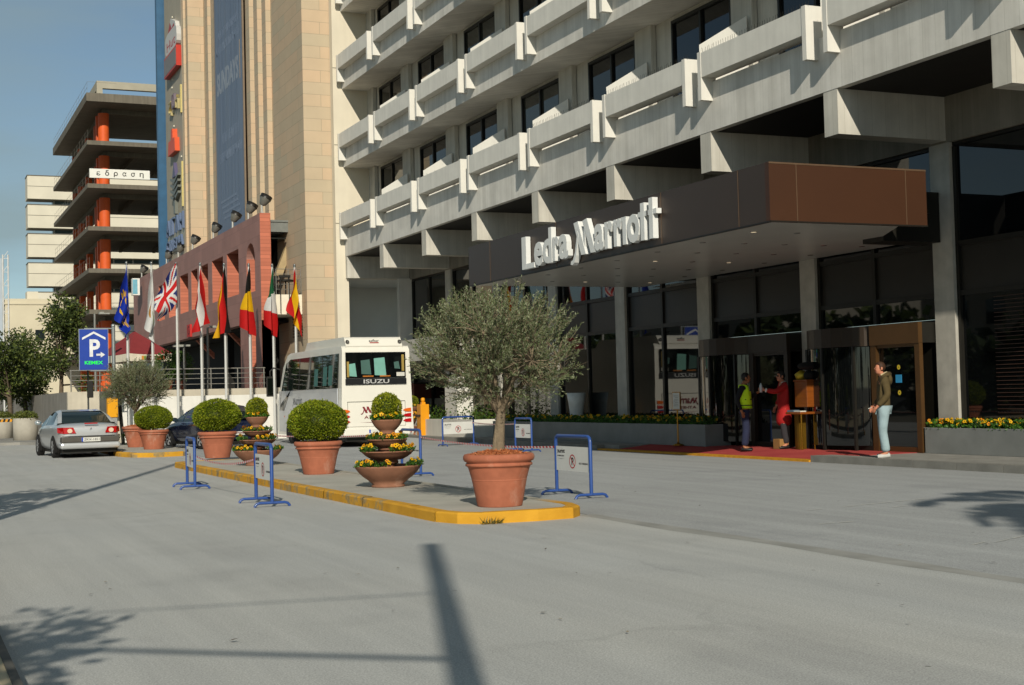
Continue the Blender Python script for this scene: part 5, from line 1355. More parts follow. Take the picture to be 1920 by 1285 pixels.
# --- stacked bowl fountains of pansies
def fountain():
    t = thing('flower_fountain','four tiered terracotta bowl stack of yellow pansies nearest the big olive tree','flower planter',(6.83,20.13,.122),0,'tiered flower bowls on the traffic island')
    tiers = [(.51,.0,.325,.25),(.40,.36,.545,.16),(.305,.56,.725,.13),(.24,.80,1.02,.12)]
    for i,(r_,z0,z1,rb) in enumerate(tiers):
        b = MB(); h = z1-z0
        pr = [(0,z0),(rb,z0),(rb*1.02,z0+.025),(rb*.95,z0+.045),(r_*.60,z0+h*.33),(r_*.75,z0+h*.50),(r_*.87,z0+h*.68),(r_*.985,z0+h*.92),(r_,z1-.012),(r_,z1),(r_*.965,z1+.004),(r_*.93,z1-.02),(r_*.6,z1-.05)]
        b.lathe(pr,(0,0,0),36,0); b.lathe([(0,z1-.03),(r_*.93,z1-.025)],(0,0,0),24,1); b.build('bowl', [M_terra2,M_soil], t, local=True)
    b = MB(); b.lathe([(.10,.30),(.10,.84)],(0,0,0),16); b.lathe([(.14,.74),(.115,.78),(.14,.80)],(0,0,0),16); b.build('pedestal', M_terra2, t, local=True)
    rr = random.Random(11)
    for (r_,z,n,nf,ri) in ((.51,.32,1500,52,.36),(.40,.54,1100,58,.27),(.305,.72,700,42,.15),(.24,1.02,600,20,.12)):
        b = MB()
        for i in range(n):
            a = rr.uniform(0,6.28)
            if math.sin(a*3+z*9) < -.55 and r_ > .3: continue
            q = rr.uniform(ri,r_*1.02); d = Vector((math.cos(a)*rr.uniform(0,1),math.sin(a)*rr.uniform(0,1),rr.uniform(.1,.9)))+Vector((rr.uniform(-.5,.5),rr.uniform(-.5,.5),0))
            b.leaf(Vector((q*math.cos(a),q*math.sin(a),z+rr.uniform(-.01,.06))),d,rr.uniform(.035,.06),rr.uniform(.018,.03),rr.choice((0,0,1)),Vector((rr.uniform(-1,1),rr.uniform(-1,1),rr.uniform(-1,1))))
        for i in range(nf):
            a = rr.uniform(0,6.28)
            if math.sin(a*3+z*9) < -.45 and r_ > .3: continue
            q = rr.uniform(ri+.04,r_*1.05); pansy(b,Vector((q*math.cos(a),q*math.sin(a),z+rr.uniform(.05,.11))),Vector((math.cos(a)+rr.uniform(-.4,.4),math.sin(a)+rr.uniform(-.4,.4)-.3,rr.uniform(.3,1))),rr.uniform(.028,.038),rr,2)
        b.build('pansies', MF, t, local=True)
    b = MB(); b.ball((0,0,1.20),.17,.17,.17,16,10,2); ball_leaves(b,.215,.215,1.20,4200,8,.032); b.build('bush', [M_bush2,M_bush,M_bush3], t, local=True)
    return t
FO = fountain()
dup(FO,(6.96,29.02,.122),2.0,'four tiered terracotta bowl stack of yellow pansies beside the dark blue car')
dup(FO,(17.0,47.2,.135),4.0,'tiered bowl stack of pansies half hidden behind the minibus',.98)

# ------------------------------------------------------------------ no parking stands and tape
M_bl = M('stand_blue','2a4a8a',.4,.08,6,coat=.2); M_pan = M('panel_white','cfcfca',.55,.05,3)
M_ink = M('sign_ink','2c2a2b',.6); M_red_ = M('ring_red','b01f26',.5); M_wine = M('ink_wine','8c2733',.5)
def stand(w_, loc, rot, label, fresh):
    t = thing('barrier_stand',label,'barrier',loc,rot,'blue no parking stands around the driveway')
    h = .86; b = MB(); r_ = .026
    cr = [(-w_/2,0,.05),(-w_/2,0,h-.07),(-w_/2+.02,0,h-.02),(-w_/2+.07,0,h),(w_/2-.07,0,h),(w_/2-.02,0,h-.02),(w_/2,0,h-.07),(w_/2,0,.05)]
    b.tube(cr,r_,10); b.build('frame', M_bl, t, local=True)
    for s in (-1,1):
        b = MB(); x = s*w_/2; b.tube([(x,-.25,.005),(x,-.22,.045),(x,-.18,.058),(x,.18,.058),(x,.22,.045),(x,.25,.005)],.02,8); b.build('foot', M_bl, t, local=True)
    b = MB(); b.box(-w_/2+.023,w_/2-.023,-.008,.008,.36,.71); p = b.build('panel', M_pan, t, local=True)
    b = MB(); L = w_-.05; ox = -L/2+.03
    logotype(b,(ox,-.0085,.615),(1,0,0),(0,0,1),L*.24,.06,.002,0); text(b,'ATHENS LEDRA',(ox,-.0085,.565),(1,0,0),(0,0,1),w=L*.22,h=.018,depth=.002,m=0)
    b.add([(ox,-.0098,.535),(ox+L*.12,-.0098,.526),(ox+L*.25,-.0098,.538),(ox+L*.12,-.0098,.530)],[(0,1,2,3)],0)
    noparking(b,(0,-.0085,.50),(1,0,0),(0,0,1),.10,1,0,.002); text(b,'NO PARKING',(L*.20,-.0085,.465),(1,0,0),(0,0,1),w=L*.26,h=.026,depth=.002,m=0)
    b.build('print', [M_ink,M_red_], p, local=True)
    return t
# local x runs along the panel; -y is the printed face. rot -90deg turns the print towards -X
SA = stand(1.10,(8.82,17.80,0),R(-90),'blue tube stand with a no parking panel just right of the big olive pot',1)
def sd(loc,rot,label,sx=1): return dup(SA,loc,rot,label,(sx,1,1))
sd((4.66,24.33,0),R(-93),'farther blue no parking stand on the road before the clipped bushes',.86)
sd((4.77,19.55,0),R(-91),'blue tube no parking stand on the road nearest the yellow kerb',.92)
sd((8.88,24.8,0),R(-90),'blue tube no parking stand right behind the nearer flower fountain',.95)
sd((15.25,38.4,0),R(12),'wide blue no parking stand standing across the driveway near the lobby planter',1.0)
sd((14.75,32.6,0),R(-88),'blue tube no parking stand behind the olive trunk by the shaded planter',.86)
M_tr = M('tape_red','b52a33',.5,.05); M_tw = M('tape_white','cfc9c6',.5,.05)
def tape(label, pts, sag, seg=.06, w_=.028):
    b = MB(); k = 0
    for (p,q) in zip(pts[:-1],pts[1:]):
        p = Vector(p); q = Vector(q); n = max(4,int((q-p).length/seg))
        def at(t): v = p.lerp(q,t); v.z -= sag*4*t*(1-t); return v
        for i in range(n):
            a = at(i/n); e = at((i+1)/n); d = (e-a).normalized(); sh = d*.012
            up = Vector((0,0,w_))
            b.quad(a-sh,e-sh,e+sh+up,a+sh+up,k%2); k += 1
    mid = pts[len(pts)//2]
    o = b.build('barrier_tape',[M_tr,M_tw],loc=mid); return tag(o,label,'tape','striped tapes between the stands')
tape('red and white tape running behind the olive trunk between two blue stands',[(8.80,18.36,.68),(8.88,24.3,.72)],.06)
tape('red and white tape from the stand behind the flower fountain towards the minibus',[(8.88,25.3,.78),(8.6,31,.62),(8.2,36.5,.66)],.03)
tape('sagging red and white tape between the two blue stands on the road',[(4.66,23.9,.55),(4.77,20.0,.62)],.10)
tape('short red and white tape between the stands by the shaded planter',[(15.75,38.5,.66),(14.75,33.05,.70)],.03)

# ------------------------------------------------------------------ things by the hotel wall behind the minibus
LW = thing('low_wall','low white wall with a hedge on top between minibus and stone planter','wall',(17.2,46,.0))
b = MB(); b.box(17.0,17.2,41.6,51.8,.0,.70); b.box(17.2,18.7,41.6,41.8,.001,.699); b.build('wall', M_white, LW)
b = MB(); rr = random.Random(5)
for i in range(2600):
    b.leaf(Vector((rr.uniform(17.3,18.5),rr.uniform(41.9,51),rr.uniform(.6,1.15)*(.8+.2*math.sin(i)))),Vector((rr.uniform(-1,1),rr.uniform(-1,1),rr.uniform(0,1))),.11,.06,rr.choice((0,0,1)))
b.build('hedge', [M('h1','30481b') if 0 else M_plant, M_bush3], LW)
for (y,lb) in ((44.0,'wide pale square pillar in front of the lobby behind the olive tree'),):
    b = MB(); b.box(17.45,18.05,44.0,45.1,.0,2.755); tag(b.build('pillar', M_white, loc=(17.7,44.5,0)), lb, 'pillar')
GB = thing('barrier_machine','bright yellow parking barrier machine beside the rear of the minibus','barrier machine',(17.05,46.2,0))
b = MB(); b.box(16.83,17.15,45.9,46.3,.0,1.22); b.build('cabinet', M('barrier_yellow','dd930c',.45,.08,4), GB, bevel=.015)
b = MB(); b.box(16.92,17.06,46.02,46.16,1.22,1.30); b.lathe([(.05,1.30),(.075,1.33),(.075,1.42),(.04,1.45),(0,1.46)],(16.99,46.09,0),12); b.build('beacon', MATS['barrier_yellow'], GB)
b = MB(); b.box(16.80,16.83,45.93,46.27,.80,.86); b.ball((17.18,46.0,.80),.05,.05,.06,8,6,1); b.build('arm_hub', [M_dark,M('lamp_glass','c9c5b8',.2)], GB)
HB = thing('wall_box','brown box hanging on the shaded wall above the yellow barrier machine','wall box',(18.4,50.3,1.75))
b = MB(); b.box(18.05,18.75,49.9,50.3,1.42,2.02); b.build('box', M('box_brown','5e2c22',.7,.1), HB, bevel=.01)
b = MB(); b.box(18.03,18.77,49.895,49.90,1.98,2.03); b.box(18.2,18.3,50.3,51.9,1.6,1.7); b.build('bracket', M_dark, HB)
VS = thing('white_vase','tall white flared vase standing before the shaded lobby windows','vase',(18.45,36.9,.135))
b = MB(); b.lathe([(.0,0),(.16,0),(.18,.5),(.24,1.05),(.29,1.35),(.27,1.34),(.2,1.0)],(18.45,36.9,.135),20); b.build('vessel', M('vase_white','d5d3cc',.5), VS)

# menu stand, valet desk, box
MS = thing('menu_stand','brass pole stand holding a framed white notice beside the shaded planter','sign stand',(17.36,29.25,.139))
b = MB(); b.lathe([(.0,0),(.14,0),(.14,.02),(.05,.05),(.02,.08)],(17.36,29.25,.139),20); b.tube([(17.36,29.25,.2),(17.36,29.25,1.0)],.018,10); b.build('pole', M('brass','a87a2a',.25,.08,metal=.9), MS)
b = MB(); b.box(17.335,17.36,29.07,29.43,1.0,1.44,0); b.box(17.332,17.335,29.09,29.41,1.02,1.42,1)
for i in range(7): b.box(17.3305,17.332,29.14,29.36-.03*(i%3),1.10+i*.04,1.108+i*.04,2)
b.build('notice', [MATS['brass'],M('notice_white','c9c6bd',.6),M('notice_ink','6a675f',.7)], MS)
_vs = len(bpy.data.objects); _before = set(bpy.data.objects)
VD = thing('valet_desk','orange wood and brass porter desk with a lamp beside the left revolving door','desk',(18.1,25.75,.139))
M_wood = M('orange_wood','7d4210',.4,.15,4,map3=(1,1,6),coat=.3)
b = MB(); b.box(17.95,18.2,25.18,25.62,1.05,1.60); b.box(17.93,18.22,25.16,25.64,1.60,1.64); b.build('cabinet', M_wood, VD, bevel=.008)
b = MB(); b.box(17.75,18.2,25.16,25.70,.90,.95); b.build('desk_top', M_wood, VD, bevel=.006)
b = MB(); b.box(17.95,18.13,25.50,25.66,.14,.90); b.build('pedestal', M('brass_dull','8a6a22',.35,.1,metal=.7), VD)
b = MB(); b.tube([(18.15,25.22,.14),(18.15,25.22,1.05)],.02,8); b.tube([(17.8,25.20,.14),(17.8,25.20,.9)],.02,8); b.build('leg', MATS['brass'], VD)
b = MB(); b.lathe([(.0,1.66),(.12,1.66),(.16,1.78),(.05,1.86)],(18.08,25.52,-.02),14); b.build('lamp_shade', M('shade_gold','b59a2a',.35,.1,metal=.5), VD)
b = MB(); b.ball((18.08,25.3,1.93),.24,.2,.09,14,8); b.ball((18.08,25.26,1.73),.12,.12,.11,12,8); tag(b.build('hat', M('felt_black','0f0d0c',.9), loc=(18.08,25.5,1.9)), 'black top hat resting on top of the orange porter desk', 'hat')
b = MB(); b.box(17.78,17.94,25.45,25.68,.951,.99); b.box(17.78,17.93,25.2,25.42,.951,.975,1); tag(b.build('paper_stack', [M('paper_blue','5d6d7d',.7),M('paper_white','c9c7bd',.7)], loc=(17.8,25.75,.95)), 'loose papers lying on the porter desk', 'papers')
b = MB(); b.box(17.75,17.98,25.95,26.2,.14,.36); tag(b.build('cardboard_box', M('cardboard','94703f',.85,.08), loc=(17.86,26.2,.14), bevel=.005), 'small cardboard box on the red carpet beside the porter desk', 'box')

for o_ in set(bpy.data.objects)-_before:
    if o_.parent is None: o_.location = Vector(o_.location)+Vector((-.15,-.6,0))
# ------------------------------------------------------------------ trees down the street, planters, chain
M_lf = [Mleaf('tree_leaf','4d5a2c',.3,.25), Mleaf('tree_leaf_dark','2f3d20',.3,.2), Mleaf('tree_leaf_light','74803f',.25,.3)]
def tree(label, loc, h, cw, seed, n=5200, trunk_h=2.1, lean=(0,0), leaf=.17):
    rr = random.Random(seed); t = thing('street_tree',label,'tree',loc,0,'trees along the far pavement')
    b = MB(); top = Vector((lean[0],lean[1],trunk_h)); b.tube([(0,0,0),top*.5+Vector((.05,0,0)),top,(top.x*1.3,top.y*1.3,h*.75)],[.15,.12,.10,.04],8)
    cl = []
    for k in range(15):
        a = rr.uniform(0,6.28); q = rr.uniform(.15,.95)*cw; z = rr.uniform(trunk_h+.1,h-.6)
        sh = 1-.45*max(0,(z-trunk_h)/(h-trunk_h)-.4)
        c_ = Vector((top.x+q*sh*math.cos(a),top.y+q*sh*math.sin(a),z)); cl.append((c_,rr.uniform(.45,.85)*cw*.55))
        b.tube([top+Vector((0,0,rr.uniform(0,h*.3))),c_],[.05,.015],5,0,False)
    cl.append((Vector((top.x*1.2,top.y,h-.5)),.45*cw)); cl.append((Vector((top.x,top.y,(h+trunk_h)/2)),.8*cw))
    b.build('trunk', M('tree_bark','5d5142',.9,.3,8,.5,30), t, local=True)
    b = MB()
    for i in range(n):
        c_,r_ = cl[rr.randrange(len(cl))]
        d = Vector((rr.gauss(0,1),rr.gauss(0,1),rr.gauss(0,1))).normalized()
        p = c_+d*r_*rr.uniform(.35,1.08)
        if math.sin(p.x*4+seed)*math.sin(p.y*4)*math.sin(p.z*4.4) > .5: continue
        b.leaf(p,d+Vector((rr.uniform(-1,1),rr.uniform(-1,1),rr.uniform(-.6,.6))),leaf*rr.uniform(.6,1.2),leaf*.5,0 if rr.random()<.5 else (1 if rr.random()<.6 else 2),Vector((rr.uniform(-1,1),rr.uniform(-1,1),rr.uniform(-1,1))))
    b.build('crown', M_lf, t, local=True)
    return t
tree('tallest street tree with an open spiky crown in front of the cream building',(6.55,65.5,0),6.5,1.35,3,6500,2.0,(.25,0))
tree('dense round street tree behind the concrete planter at the picture edge',(4.7,67,0),4.9,1.35,8,6500,1.9)
tree('dark street tree between the two planters, lower than its neighbours',(5.6,70,0),5.0,1.5,14,6500,1.9)
tree('leafy street tree farther down the pavement behind the others',(6.3,82,0),5.6,1.9,21,5500,2.0)
tree('bushy street tree far along the road at the picture edge',(4.9,95,0),5.2,2.0,33,5000,1.8)
def cylplanter(loc, r_, label, seed):
    t = thing('concrete_planter',label,'planter',loc,0,'round concrete planters by the far road')
    b = MB(); b.lathe([(0,0),(r_,0),(r_*1.01,1.02),(r_*.94,1.02),(r_*.92,.9)],(0,0,0),28); b.lathe([(0,.92),(r_*.93,.92)],(0,0,0),20,1); b.build('drum', [M('planter_concrete','a7a296',.85,.12,2,.1,30,streak=.1),M_soil], t, local=True)
    b = MB(); rr = random.Random(seed)
    for i in range(1500):
        a = rr.uniform(0,6.28); q = r_*math.sqrt(rr.random())*1.02; b.leaf(Vector((q*math.cos(a),q*math.sin(a),.95+rr.random()*.36*(1-.5*(q/r_)**3))),Vector((rr.uniform(-1,1),rr.uniform(-1,1),rr.uniform(-.1,1))),.09,.04,rr.choice((0,1,2)))
    b.build('shrub', [Mleaf('dry_leaf','6d7034'),Mleaf('dry_leaf_dark','454c22'),M_lf[2]], t, local=True)
cylplanter((4.89,61.0,0),.49,'round grey concrete planter with low shrub in front of the trees',1)
cylplanter((4.30,66.0,0),.45,'round concrete planter at the picture edge behind the striped chain',2)
CH = thing('striped_bar','yellow and black striped bar across the gap between two concrete planters','barrier',(4.4,63,.9))
b = MB()
for i in range(12):
    x0 = 3.5+i*.09; b.add([(x0,62.9,.86),(x0+.09,62.9,.86),(x0+.13,62.9,.98),(x0+.04,62.9,.98)],[(0,1,2,3)],i%2)
b.box(3.5,4.62,62.905,62.93,.86,.98,1); b.build('bar', [M('bar_yellow','d2900f',.6),M('bar_black','1b1917',.6)], CH)
b = MB(); b.box(4.60,4.72,62.85,62.95,0,1.05); b.box(4.58,4.74,62.84,62.96,.9,1.1,1); b.build('post', [M_dark,M('bar_red','a5301c',.6)], CH)
b = MB()
b.prism([(1.0,57.5),(4.4,57.5),(5.75,54.6),(5.75,100),(2.5,100)],'Z',-.02,.11); tag(b.build('far_pavement', M_pave), kind='structure')

# ------------------------------------------------------------------ what casts the shadows, behind and beside the camera
UP = thing('utility_pole','tall wooden utility pole on the near pavement behind the viewpoint','utility pole',(-.5,-2.5,.12))
b = MB(); b.tube([(-.5,-2.5,.12),(-.5,-2.5,8.85)],[.11,.09],12); b.build('pole', M('wood_grey','6a5c4a',.9,.2), UP)
b = MB(); b.tube([(-.5,-2.5,5.56),(-3.5,-.15,5.6),(-6,1.8,5.9)],.035,6,0,False); b.tube([(-.5,-2.5,7.0),(-6.5,-1.9,7.3)],.012,5,0,False); b.build('cable', M_dark, UP)
U2 = thing('utility_pole','second utility pole on the near pavement far along the road','utility pole',(-.55,14.6,.12))
b = MB(); b.tube([(-.55,14.6,.12),(-.55,14.6,11.9)],[.12,.08],12); b.build('pole', M('wood_grey','6a5c4a'), U2)
tree('leafy roadside tree on the near pavement shading the road',(-2.05,1.5,.12),5.2,.75,40,850,2.4,(0,0),.2)
tree('roadside tree on the near pavement beside the second pole',(-.9,16.4,.12),5.4,1.0,41,1900,2.4,(0,0),.2)
def palm(label, loc, h, seed):
    rr = random.Random(seed); t = thing('palm_tree',label,'palm',loc)
    b = MB(); b.tube([(0,0,0),(.1,0,h*.5),(0,.1,h)],[.2,.16,.14],10); b.build('trunk', M('palm_bark','5e4c38',.95,.3,6), t, local=True)
    b = MB()
    for k in range(22):
        a = 2*math.pi*k/22+rr.uniform(-.1,.1); el = rr.uniform(-.2,.9); L = rr.uniform(2.5,3.1); prev = None
        d = Vector((math.cos(a),math.sin(a),0)); pts = []
        for q in range(15):
            f = q/14; pts.append(Vector((0,.1,h))+d*L*f*(1-.12*f)+Vector((0,0,L*(el*f-1.05*f*f*.8))))
        b.tube(pts,[.03*(1-.8*i/14) for i in range(15)],4,0,False)
        sd_ = d.cross(Vector((0,0,1)))
        for q in range(1,14):
            for s_ in (-1,1):
                for e in (0,.5):
                    p = pts[q].lerp(pts[q+1],e); ln = .55*math.sin(math.pi*(q+.5)/15.5)+.15
                    b.leaf(p,sd_*s_+d*.6+Vector((0,0,-.25)),ln,.17)
    b.build('crown', Mleaf('palm_leaf','3f4f22',.2,.15), t, local=True); return t
palm('palm tree beside the driveway behind the viewpoint',(7.7,-3.4,0),8.8,4)
palm('taller palm tree beside the driveway behind the viewpoint',(5.9,-8.0,0),10.2,9)
# tree belt and blocks across the road: seen in the lobby glass
b = MB(); rr = random.Random(77)
for i in range(9000):
    y = rr.uniform(20,175); x = -9-rr.uniform(0,4)-.02*y; hmax = 4.8+1.0*math.sin(y*.21)+.7*math.sin(y*.53+1)
    z = hmax*rr.random()**.7; b.leaf(Vector((x,y,z)),Vector((rr.uniform(-1,1),rr.uniform(-1,1),rr.uniform(-.5,1))),rr.uniform(.7,1.3),.7,rr.choice((0,1,1)))
tag(b.build('tree_belt', [M_lf[0],M_lf[1]]), 'dense belt of trees on the far side of the road', 'trees', kind='stuff')
for i,(x,y,w_,d,h) in enumerate(((-26,30,12,16,8),(-30,60,16,20,10),(-28,95,14,22,8))):
    b = MB(); b.box(x-w_/2,x+w_/2,y-d/2,y+d/2,0,h,0)
    for z in range(2,h-1,3):
        for q in range(int(d/3)): b.box(x+w_/2,x+w_/2+.03,y-d/2+.7+q*3,y-d/2+2.2+q*3,z,z+1.5,1)
    tag(b.build('apartment_block', [M('block%d'%i,('a9a294','b5ae9e','9c978c')[i],.9,.08,.4),Mglass('far_glass','20282a')],loc=(x,y,0)), ('apartment block across the road behind the trees','tallest apartment block across the road','low wide apartment block across the road')[i],'building')

# weed at the kerb tip
b = MB(); rr = random.Random(3)
for i in range(60):
    a = rr.uniform(0,6.28); b.leaf(Vector((6.2+rr.uniform(-.12,.12),14.66+rr.uniform(-.03,.02),.0)),Vector((math.cos(a)*.7,math.sin(a)*.5-.2,rr.uniform(.3,1))),rr.uniform(.04,.13),.010,0)
tag(b.build('weed', Mleaf('weed_leaf','5c5a2a'), loc=(6.2,14.66,0)), 'small dry weed growing at the foot of the yellow kerb tip', 'weed')

# dry leaves and grit blown over the road
b = MB(); rr = random.Random(19)
for i in range(150):
    x = rr.uniform(.7,16); y = rr.uniform(6.5,34) if rr.random() < .8 else rr.uniform(6.5,12)
    if 5.6 < x < 7.9 and 14.4 < y < 33: x = 5.65 - rr.random()*.25
    a = rr.uniform(0,6.28); l = rr.uniform(.02,.065); d = Vector((math.cos(a),math.sin(a),rr.uniform(-.1,.25)))
    b.leaf(Vector((x,y,.014)),d,l,l*rr.uniform(.35,.7),rr.choice((0,0,1)),Vector((0,0,1)))
tag(b.build('fallen_leaves', [M('dry_litter','4a4030',.9,.3,9), M('pale_litter','8d8472',.9,.2,9)], loc=(7,15,0)), 'scattered dry leaves and grit lying on the road', 'leaves', None, 'stuff')
# ------------------------------------------------------------------ people
def skin_obj(name, nodes, edges, mat, parent, root, sub=2):
    """nodes {name:(pos,(rx,ry))}: one continuous surface grown over a skeleton"""
    names = list(nodes); idx = {n:i for i,n in enumerate(names)}
    me = bpy.data.meshes.new(name); me.from_pydata([nodes[n][0] for n in names],[(idx[a],idx[c]) for a,c in edges],[])
    o = bpy.data.objects.new(name,me); COL.objects.link(o)
    sk = o.modifiers.new('skin','SKIN'); sk.use_smooth_shade = True
    ss = o.modifiers.new('sub','SUBSURF'); ss.levels = sub; ss.render_levels = sub
    lay = me.skin_vertices[0].data
    for n in names:
        r_ = nodes[n][1]; lay[idx[n]].radius = r_ if isinstance(r_,tuple) else (r_,r_); lay[idx[n]].use_root = (n == root)
    dg = bpy.context.evaluated_depsgraph_get(); m2 = bpy.data.meshes.new_from_object(o.evaluated_get(dg),depsgraph=dg)
    bpy.data.objects.remove(o); m2.materials.clear(); m2.materials.append(mat)
    for p in m2.polygons: p.use_smooth = True
    q = bpy.data.objects.new(name,m2); COL.objects.link(q); q.parent = parent
    W[q.name] = W[parent.name]; return q
def hand(nodes, edges, base, wrist, d, side, down, curl=.35, k=1.0):
    """palm and five fingers grown from the wrist; d = along the palm, side = towards the thumb"""
    wv = Vector(nodes[wrist][0]); d = d.normalized(); side = (side-d*side.dot(d)).normalized(); n = d.cross(side)*down
    nodes[base+'palm'] = (wv+d*.055*k,(.020*k,.034*k)); edges.append((wrist,base+'palm'))
    for i,(off,ln) in enumerate(((.028,.070),(.010,.080),(-.009,.074),(-.027,.058))):
        p0 = wv+d*.085*k+side*off*k; p1 = p0+(d+n*curl*.5)*ln*.5*k; p2 = p1+(d+n*curl*1.6).normalized()*ln*.5*k
        for j,(p,r_) in enumerate(((p0,.0095),(p1,.0088),(p2,.0075))): nodes[f'{base}f{i}{j}'] = (p,r_*k)
        edges += [(base+'palm',f'{base}f{i}0'),(f'{base}f{i}0',f'{base}f{i}1'),(f'{base}f{i}1',f'{base}f{i}2')]
    t0 = wv+d*.035*k+side*.036*k; t1 = t0+(d*.7+side*.6+n*curl).normalized()*.035*k; t2 = t1+(d+n*curl).normalized()*.028*k
    for j,(p,r_) in enumerate(((t0,.012),(t1,.0105),(t2,.0085))): nodes[f'{base}t{j}'] = (p,r_*k)
    edges += [(base+'palm',base+'t0'),(base+'t0',base+'t1'),(base+'t1',base+'t2')]
V = Vector
M_skin = M('skin','b9795c',.55,.06,8); M_skin2 = M('skin_olive','94603f',.55,.06,8)
def head_parts(t, hc, yaw, mskin, mhair, style):
    """hair, eyes, ears on a head centred at hc (local), facing +y turned by yaw"""
    Mx = Matrix.Translation(hc) @ Matrix.Rotation(yaw,4,'Z')
    b = MB(); b.ball((0,-.012,.030),.083,.100,.098,20,12)
    # cut the face free: push front lower vertices inward
    vs = []
    for (x,y,z) in b.v:
        if y > .035 and z < .075: y = .035-(y-.035)*.2; x *= .9
        if z < -.035 and y > -.05: x *= .8; y = min(y,-.03)
        if style == 'short': f = 1+.05*math.sin(x*120)*math.sin(z*90+y*70); x *= f; y *= f
        vs.append((x,y,z))
    b.v = vs; b.xf(0,Mx); b.build('hair', mhair, t, local=True)
    b = MB()
    for s in (-1,1): b.ball((s*.031,.089,.006),.012,.008,.008,8,6)
    b.xf(0,Mx); b.build('eyes', M('eye_dark','17120e',.3), t, local=True)
    b = MB()
    for s in (-1,1): b.ball((s*.079,-.008,-.005),.012,.022,.033,8,6)
    b.xf(0,Mx); b.build('ears', mskin, t, local=True)
    b = MB(); b.ball((0,.0935,-.048),.024,.008,.007,10,6); b.xf(0,Mx); b.build('mouth', M('lips','8f4a3c',.5), t, local=True)
def figure(t, J, mskin, yaw, hands=True, hk=1.0, curls=(.35,.35), hdir=None):
    """J: joint dict. builds the one-piece body; returns nothing"""
    N = {}; E = []
    def n(k,p,r_): N[k] = (V(p),r_)
    def e(*ks):
        for a,c in zip(ks[:-1],ks[1:]): E.append((a,c))
    hc = V(J['head']); Rz = Matrix.Rotation(yaw,3,'Z')
    n('pel',J['pel'],(.11,.09)); n('wai',J['wai'],(.105,.082)); n('che',J['che'],(.13,.095)); n('nk0',J['nk'],(.066,.062)); n('nk1',V(J['nk']).lerp(hc,.42),(.053,.053))
    n('jaw',hc+Rz@V((0,.028,-.065)),(.060,.060)); n('face',hc+Rz@V((0,.022,.0)),(.074,.078)); n('cra',hc+Rz@V((0,-.012,.055)),(.076,.088))
    n('nose',hc+Rz@V((0,.105,-.012)),.014); n('nose0',hc+Rz@V((0,.085,-.002)),.022)
    e('pel','wai','che','nk0','nk1','jaw','face','cra'); e('face','nose0','nose')
    for s in 'LR':
        n('sh'+s,J['sh'+s],(.062,.062)); n('el'+s,J['el'+s],(.043,.043)); n('wr'+s,J['wr'+s],(.029,.027)); e('che','sh'+s,'el'+s,'wr'+s)
        n('hi'+s,J['hi'+s],(.078,.078)); n('kn'+s,J['kn'+s],(.060,.060)); n('an'+s,J['an'+s],(.042,.042)); n('to'+s,J['to'+s],(.035,.03)); e('pel','hi'+s,'kn'+s,'an'+s,'to'+s)
    for i,s in enumerate('LR'):
        d = V(J['wr'+s])-V(J['el'+s]); sd_ = V(J['th'+s]) if 'th'+s in J else V((0,1,0))
        hand(N,E,'h'+s,'wr'+s,d,sd_,1 if s == 'L' else -1,curls[i],hk)
    skin_obj('body',N,E,mskin,t,'pel')
def limbs(t,name,J,chain,mat,root,sub=2):
    N = {}; E = []
    for k,p,r_ in chain['n']: N[k] = (V(p),r_)
    for c_ in chain['e']:
        for a,d in zip(c_[:-1],c_[1:]): E.append((a,d))
    return skin_obj(name,N,E,mat,t,root,sub)
def lerp(a,b_,t): return V(a).lerp(V(b_),t)
def shoes(t,J,mat):
    for s in 'LR':
        a = V(J['an'+s]); to = V(J['to'+s]); d = (to-a); d.z = 0; d.normalize()
        b = MB(); ps = [a-d*.055,a+d*.03,a+d*.11,a+d*.175]; 
        b.tube([(p.x,p.y,.045-.006*i) for i,p in enumerate(ps)],[.040,.047,.046,.032],10)
        for i,v in enumerate(b.v):
            b.v[i] = (v[0],v[1],max(.0,min(v[2],.10)))
        b.build('shoe', mat, t, local=True)

# --- man in olive jacket, pale jeans: local +y is the way he faces
t = thing('person','man in an olive hooded jacket and pale jeans standing at the pavement edge','person',(16.72,20.75,.135),R(62),None)
J = dict(pel=(0,0,.97),wai=(0,-.01,1.10),che=(0,-.01,1.33),nk=(0,-.01,1.51),head=(0,.035,1.655),
         shL=(-.19,-.02,1.44),elL=(-.235,-.05,1.16),wrL=(-.19,.14,.95),thL=(.3,.4,.5),shR=(.19,-.02,1.44),elR=(.24,-.06,1.16),wrR=(.20,.12,.96),thR=(-.3,.4,.5),
         hiL=(-.095,0,.92),knL=(-.10,.04,.50),anL=(-.105,-.02,.085),toL=(-.12,.14,.03),hiR=(.095,0,.92),knR=(.11,.0,.50),anR=(.125,-.06,.085),toR=(.15,.10,.03))
figure(t,J,M_skin,R(12),curls=(.8,.5)); head_parts(t,V(J['head']),R(12),M_skin,M('hair_brown','3d2616',.7,.25,60),'short')
Mj = M('jacket_olive','4d4023',.85,.18,9,.4,14)
limbs(t,'jacket',J,dict(n=[('hem',(0,-.01,.90),(.185,.135)),('wai',(0,-.015,1.08),(.175,.13)),('che',(0,-.015,1.32),(.19,.135)),('col',(0,-.02,1.49),(.085,.08)),
   ('sL',(-.18,-.02,1.44),.085),('eL',J['elL'],.070),('mL',lerp(J['elL'],J['wrL'],.5),.064),('wL',lerp(J['elL'],J['wrL'],.93),.052),('sR',(.18,-.02,1.44),.085),('eR',J['elR'],.070),('mR',lerp(J['elR'],J['wrR'],.5),.064),('wR',lerp(J['elR'],J['wrR'],.93),.052)],
   e=[('hem','wai','che','col'),('che','sL','eL','mL','wL'),('che','sR','eR','mR','wR')]),Mj,'wai')
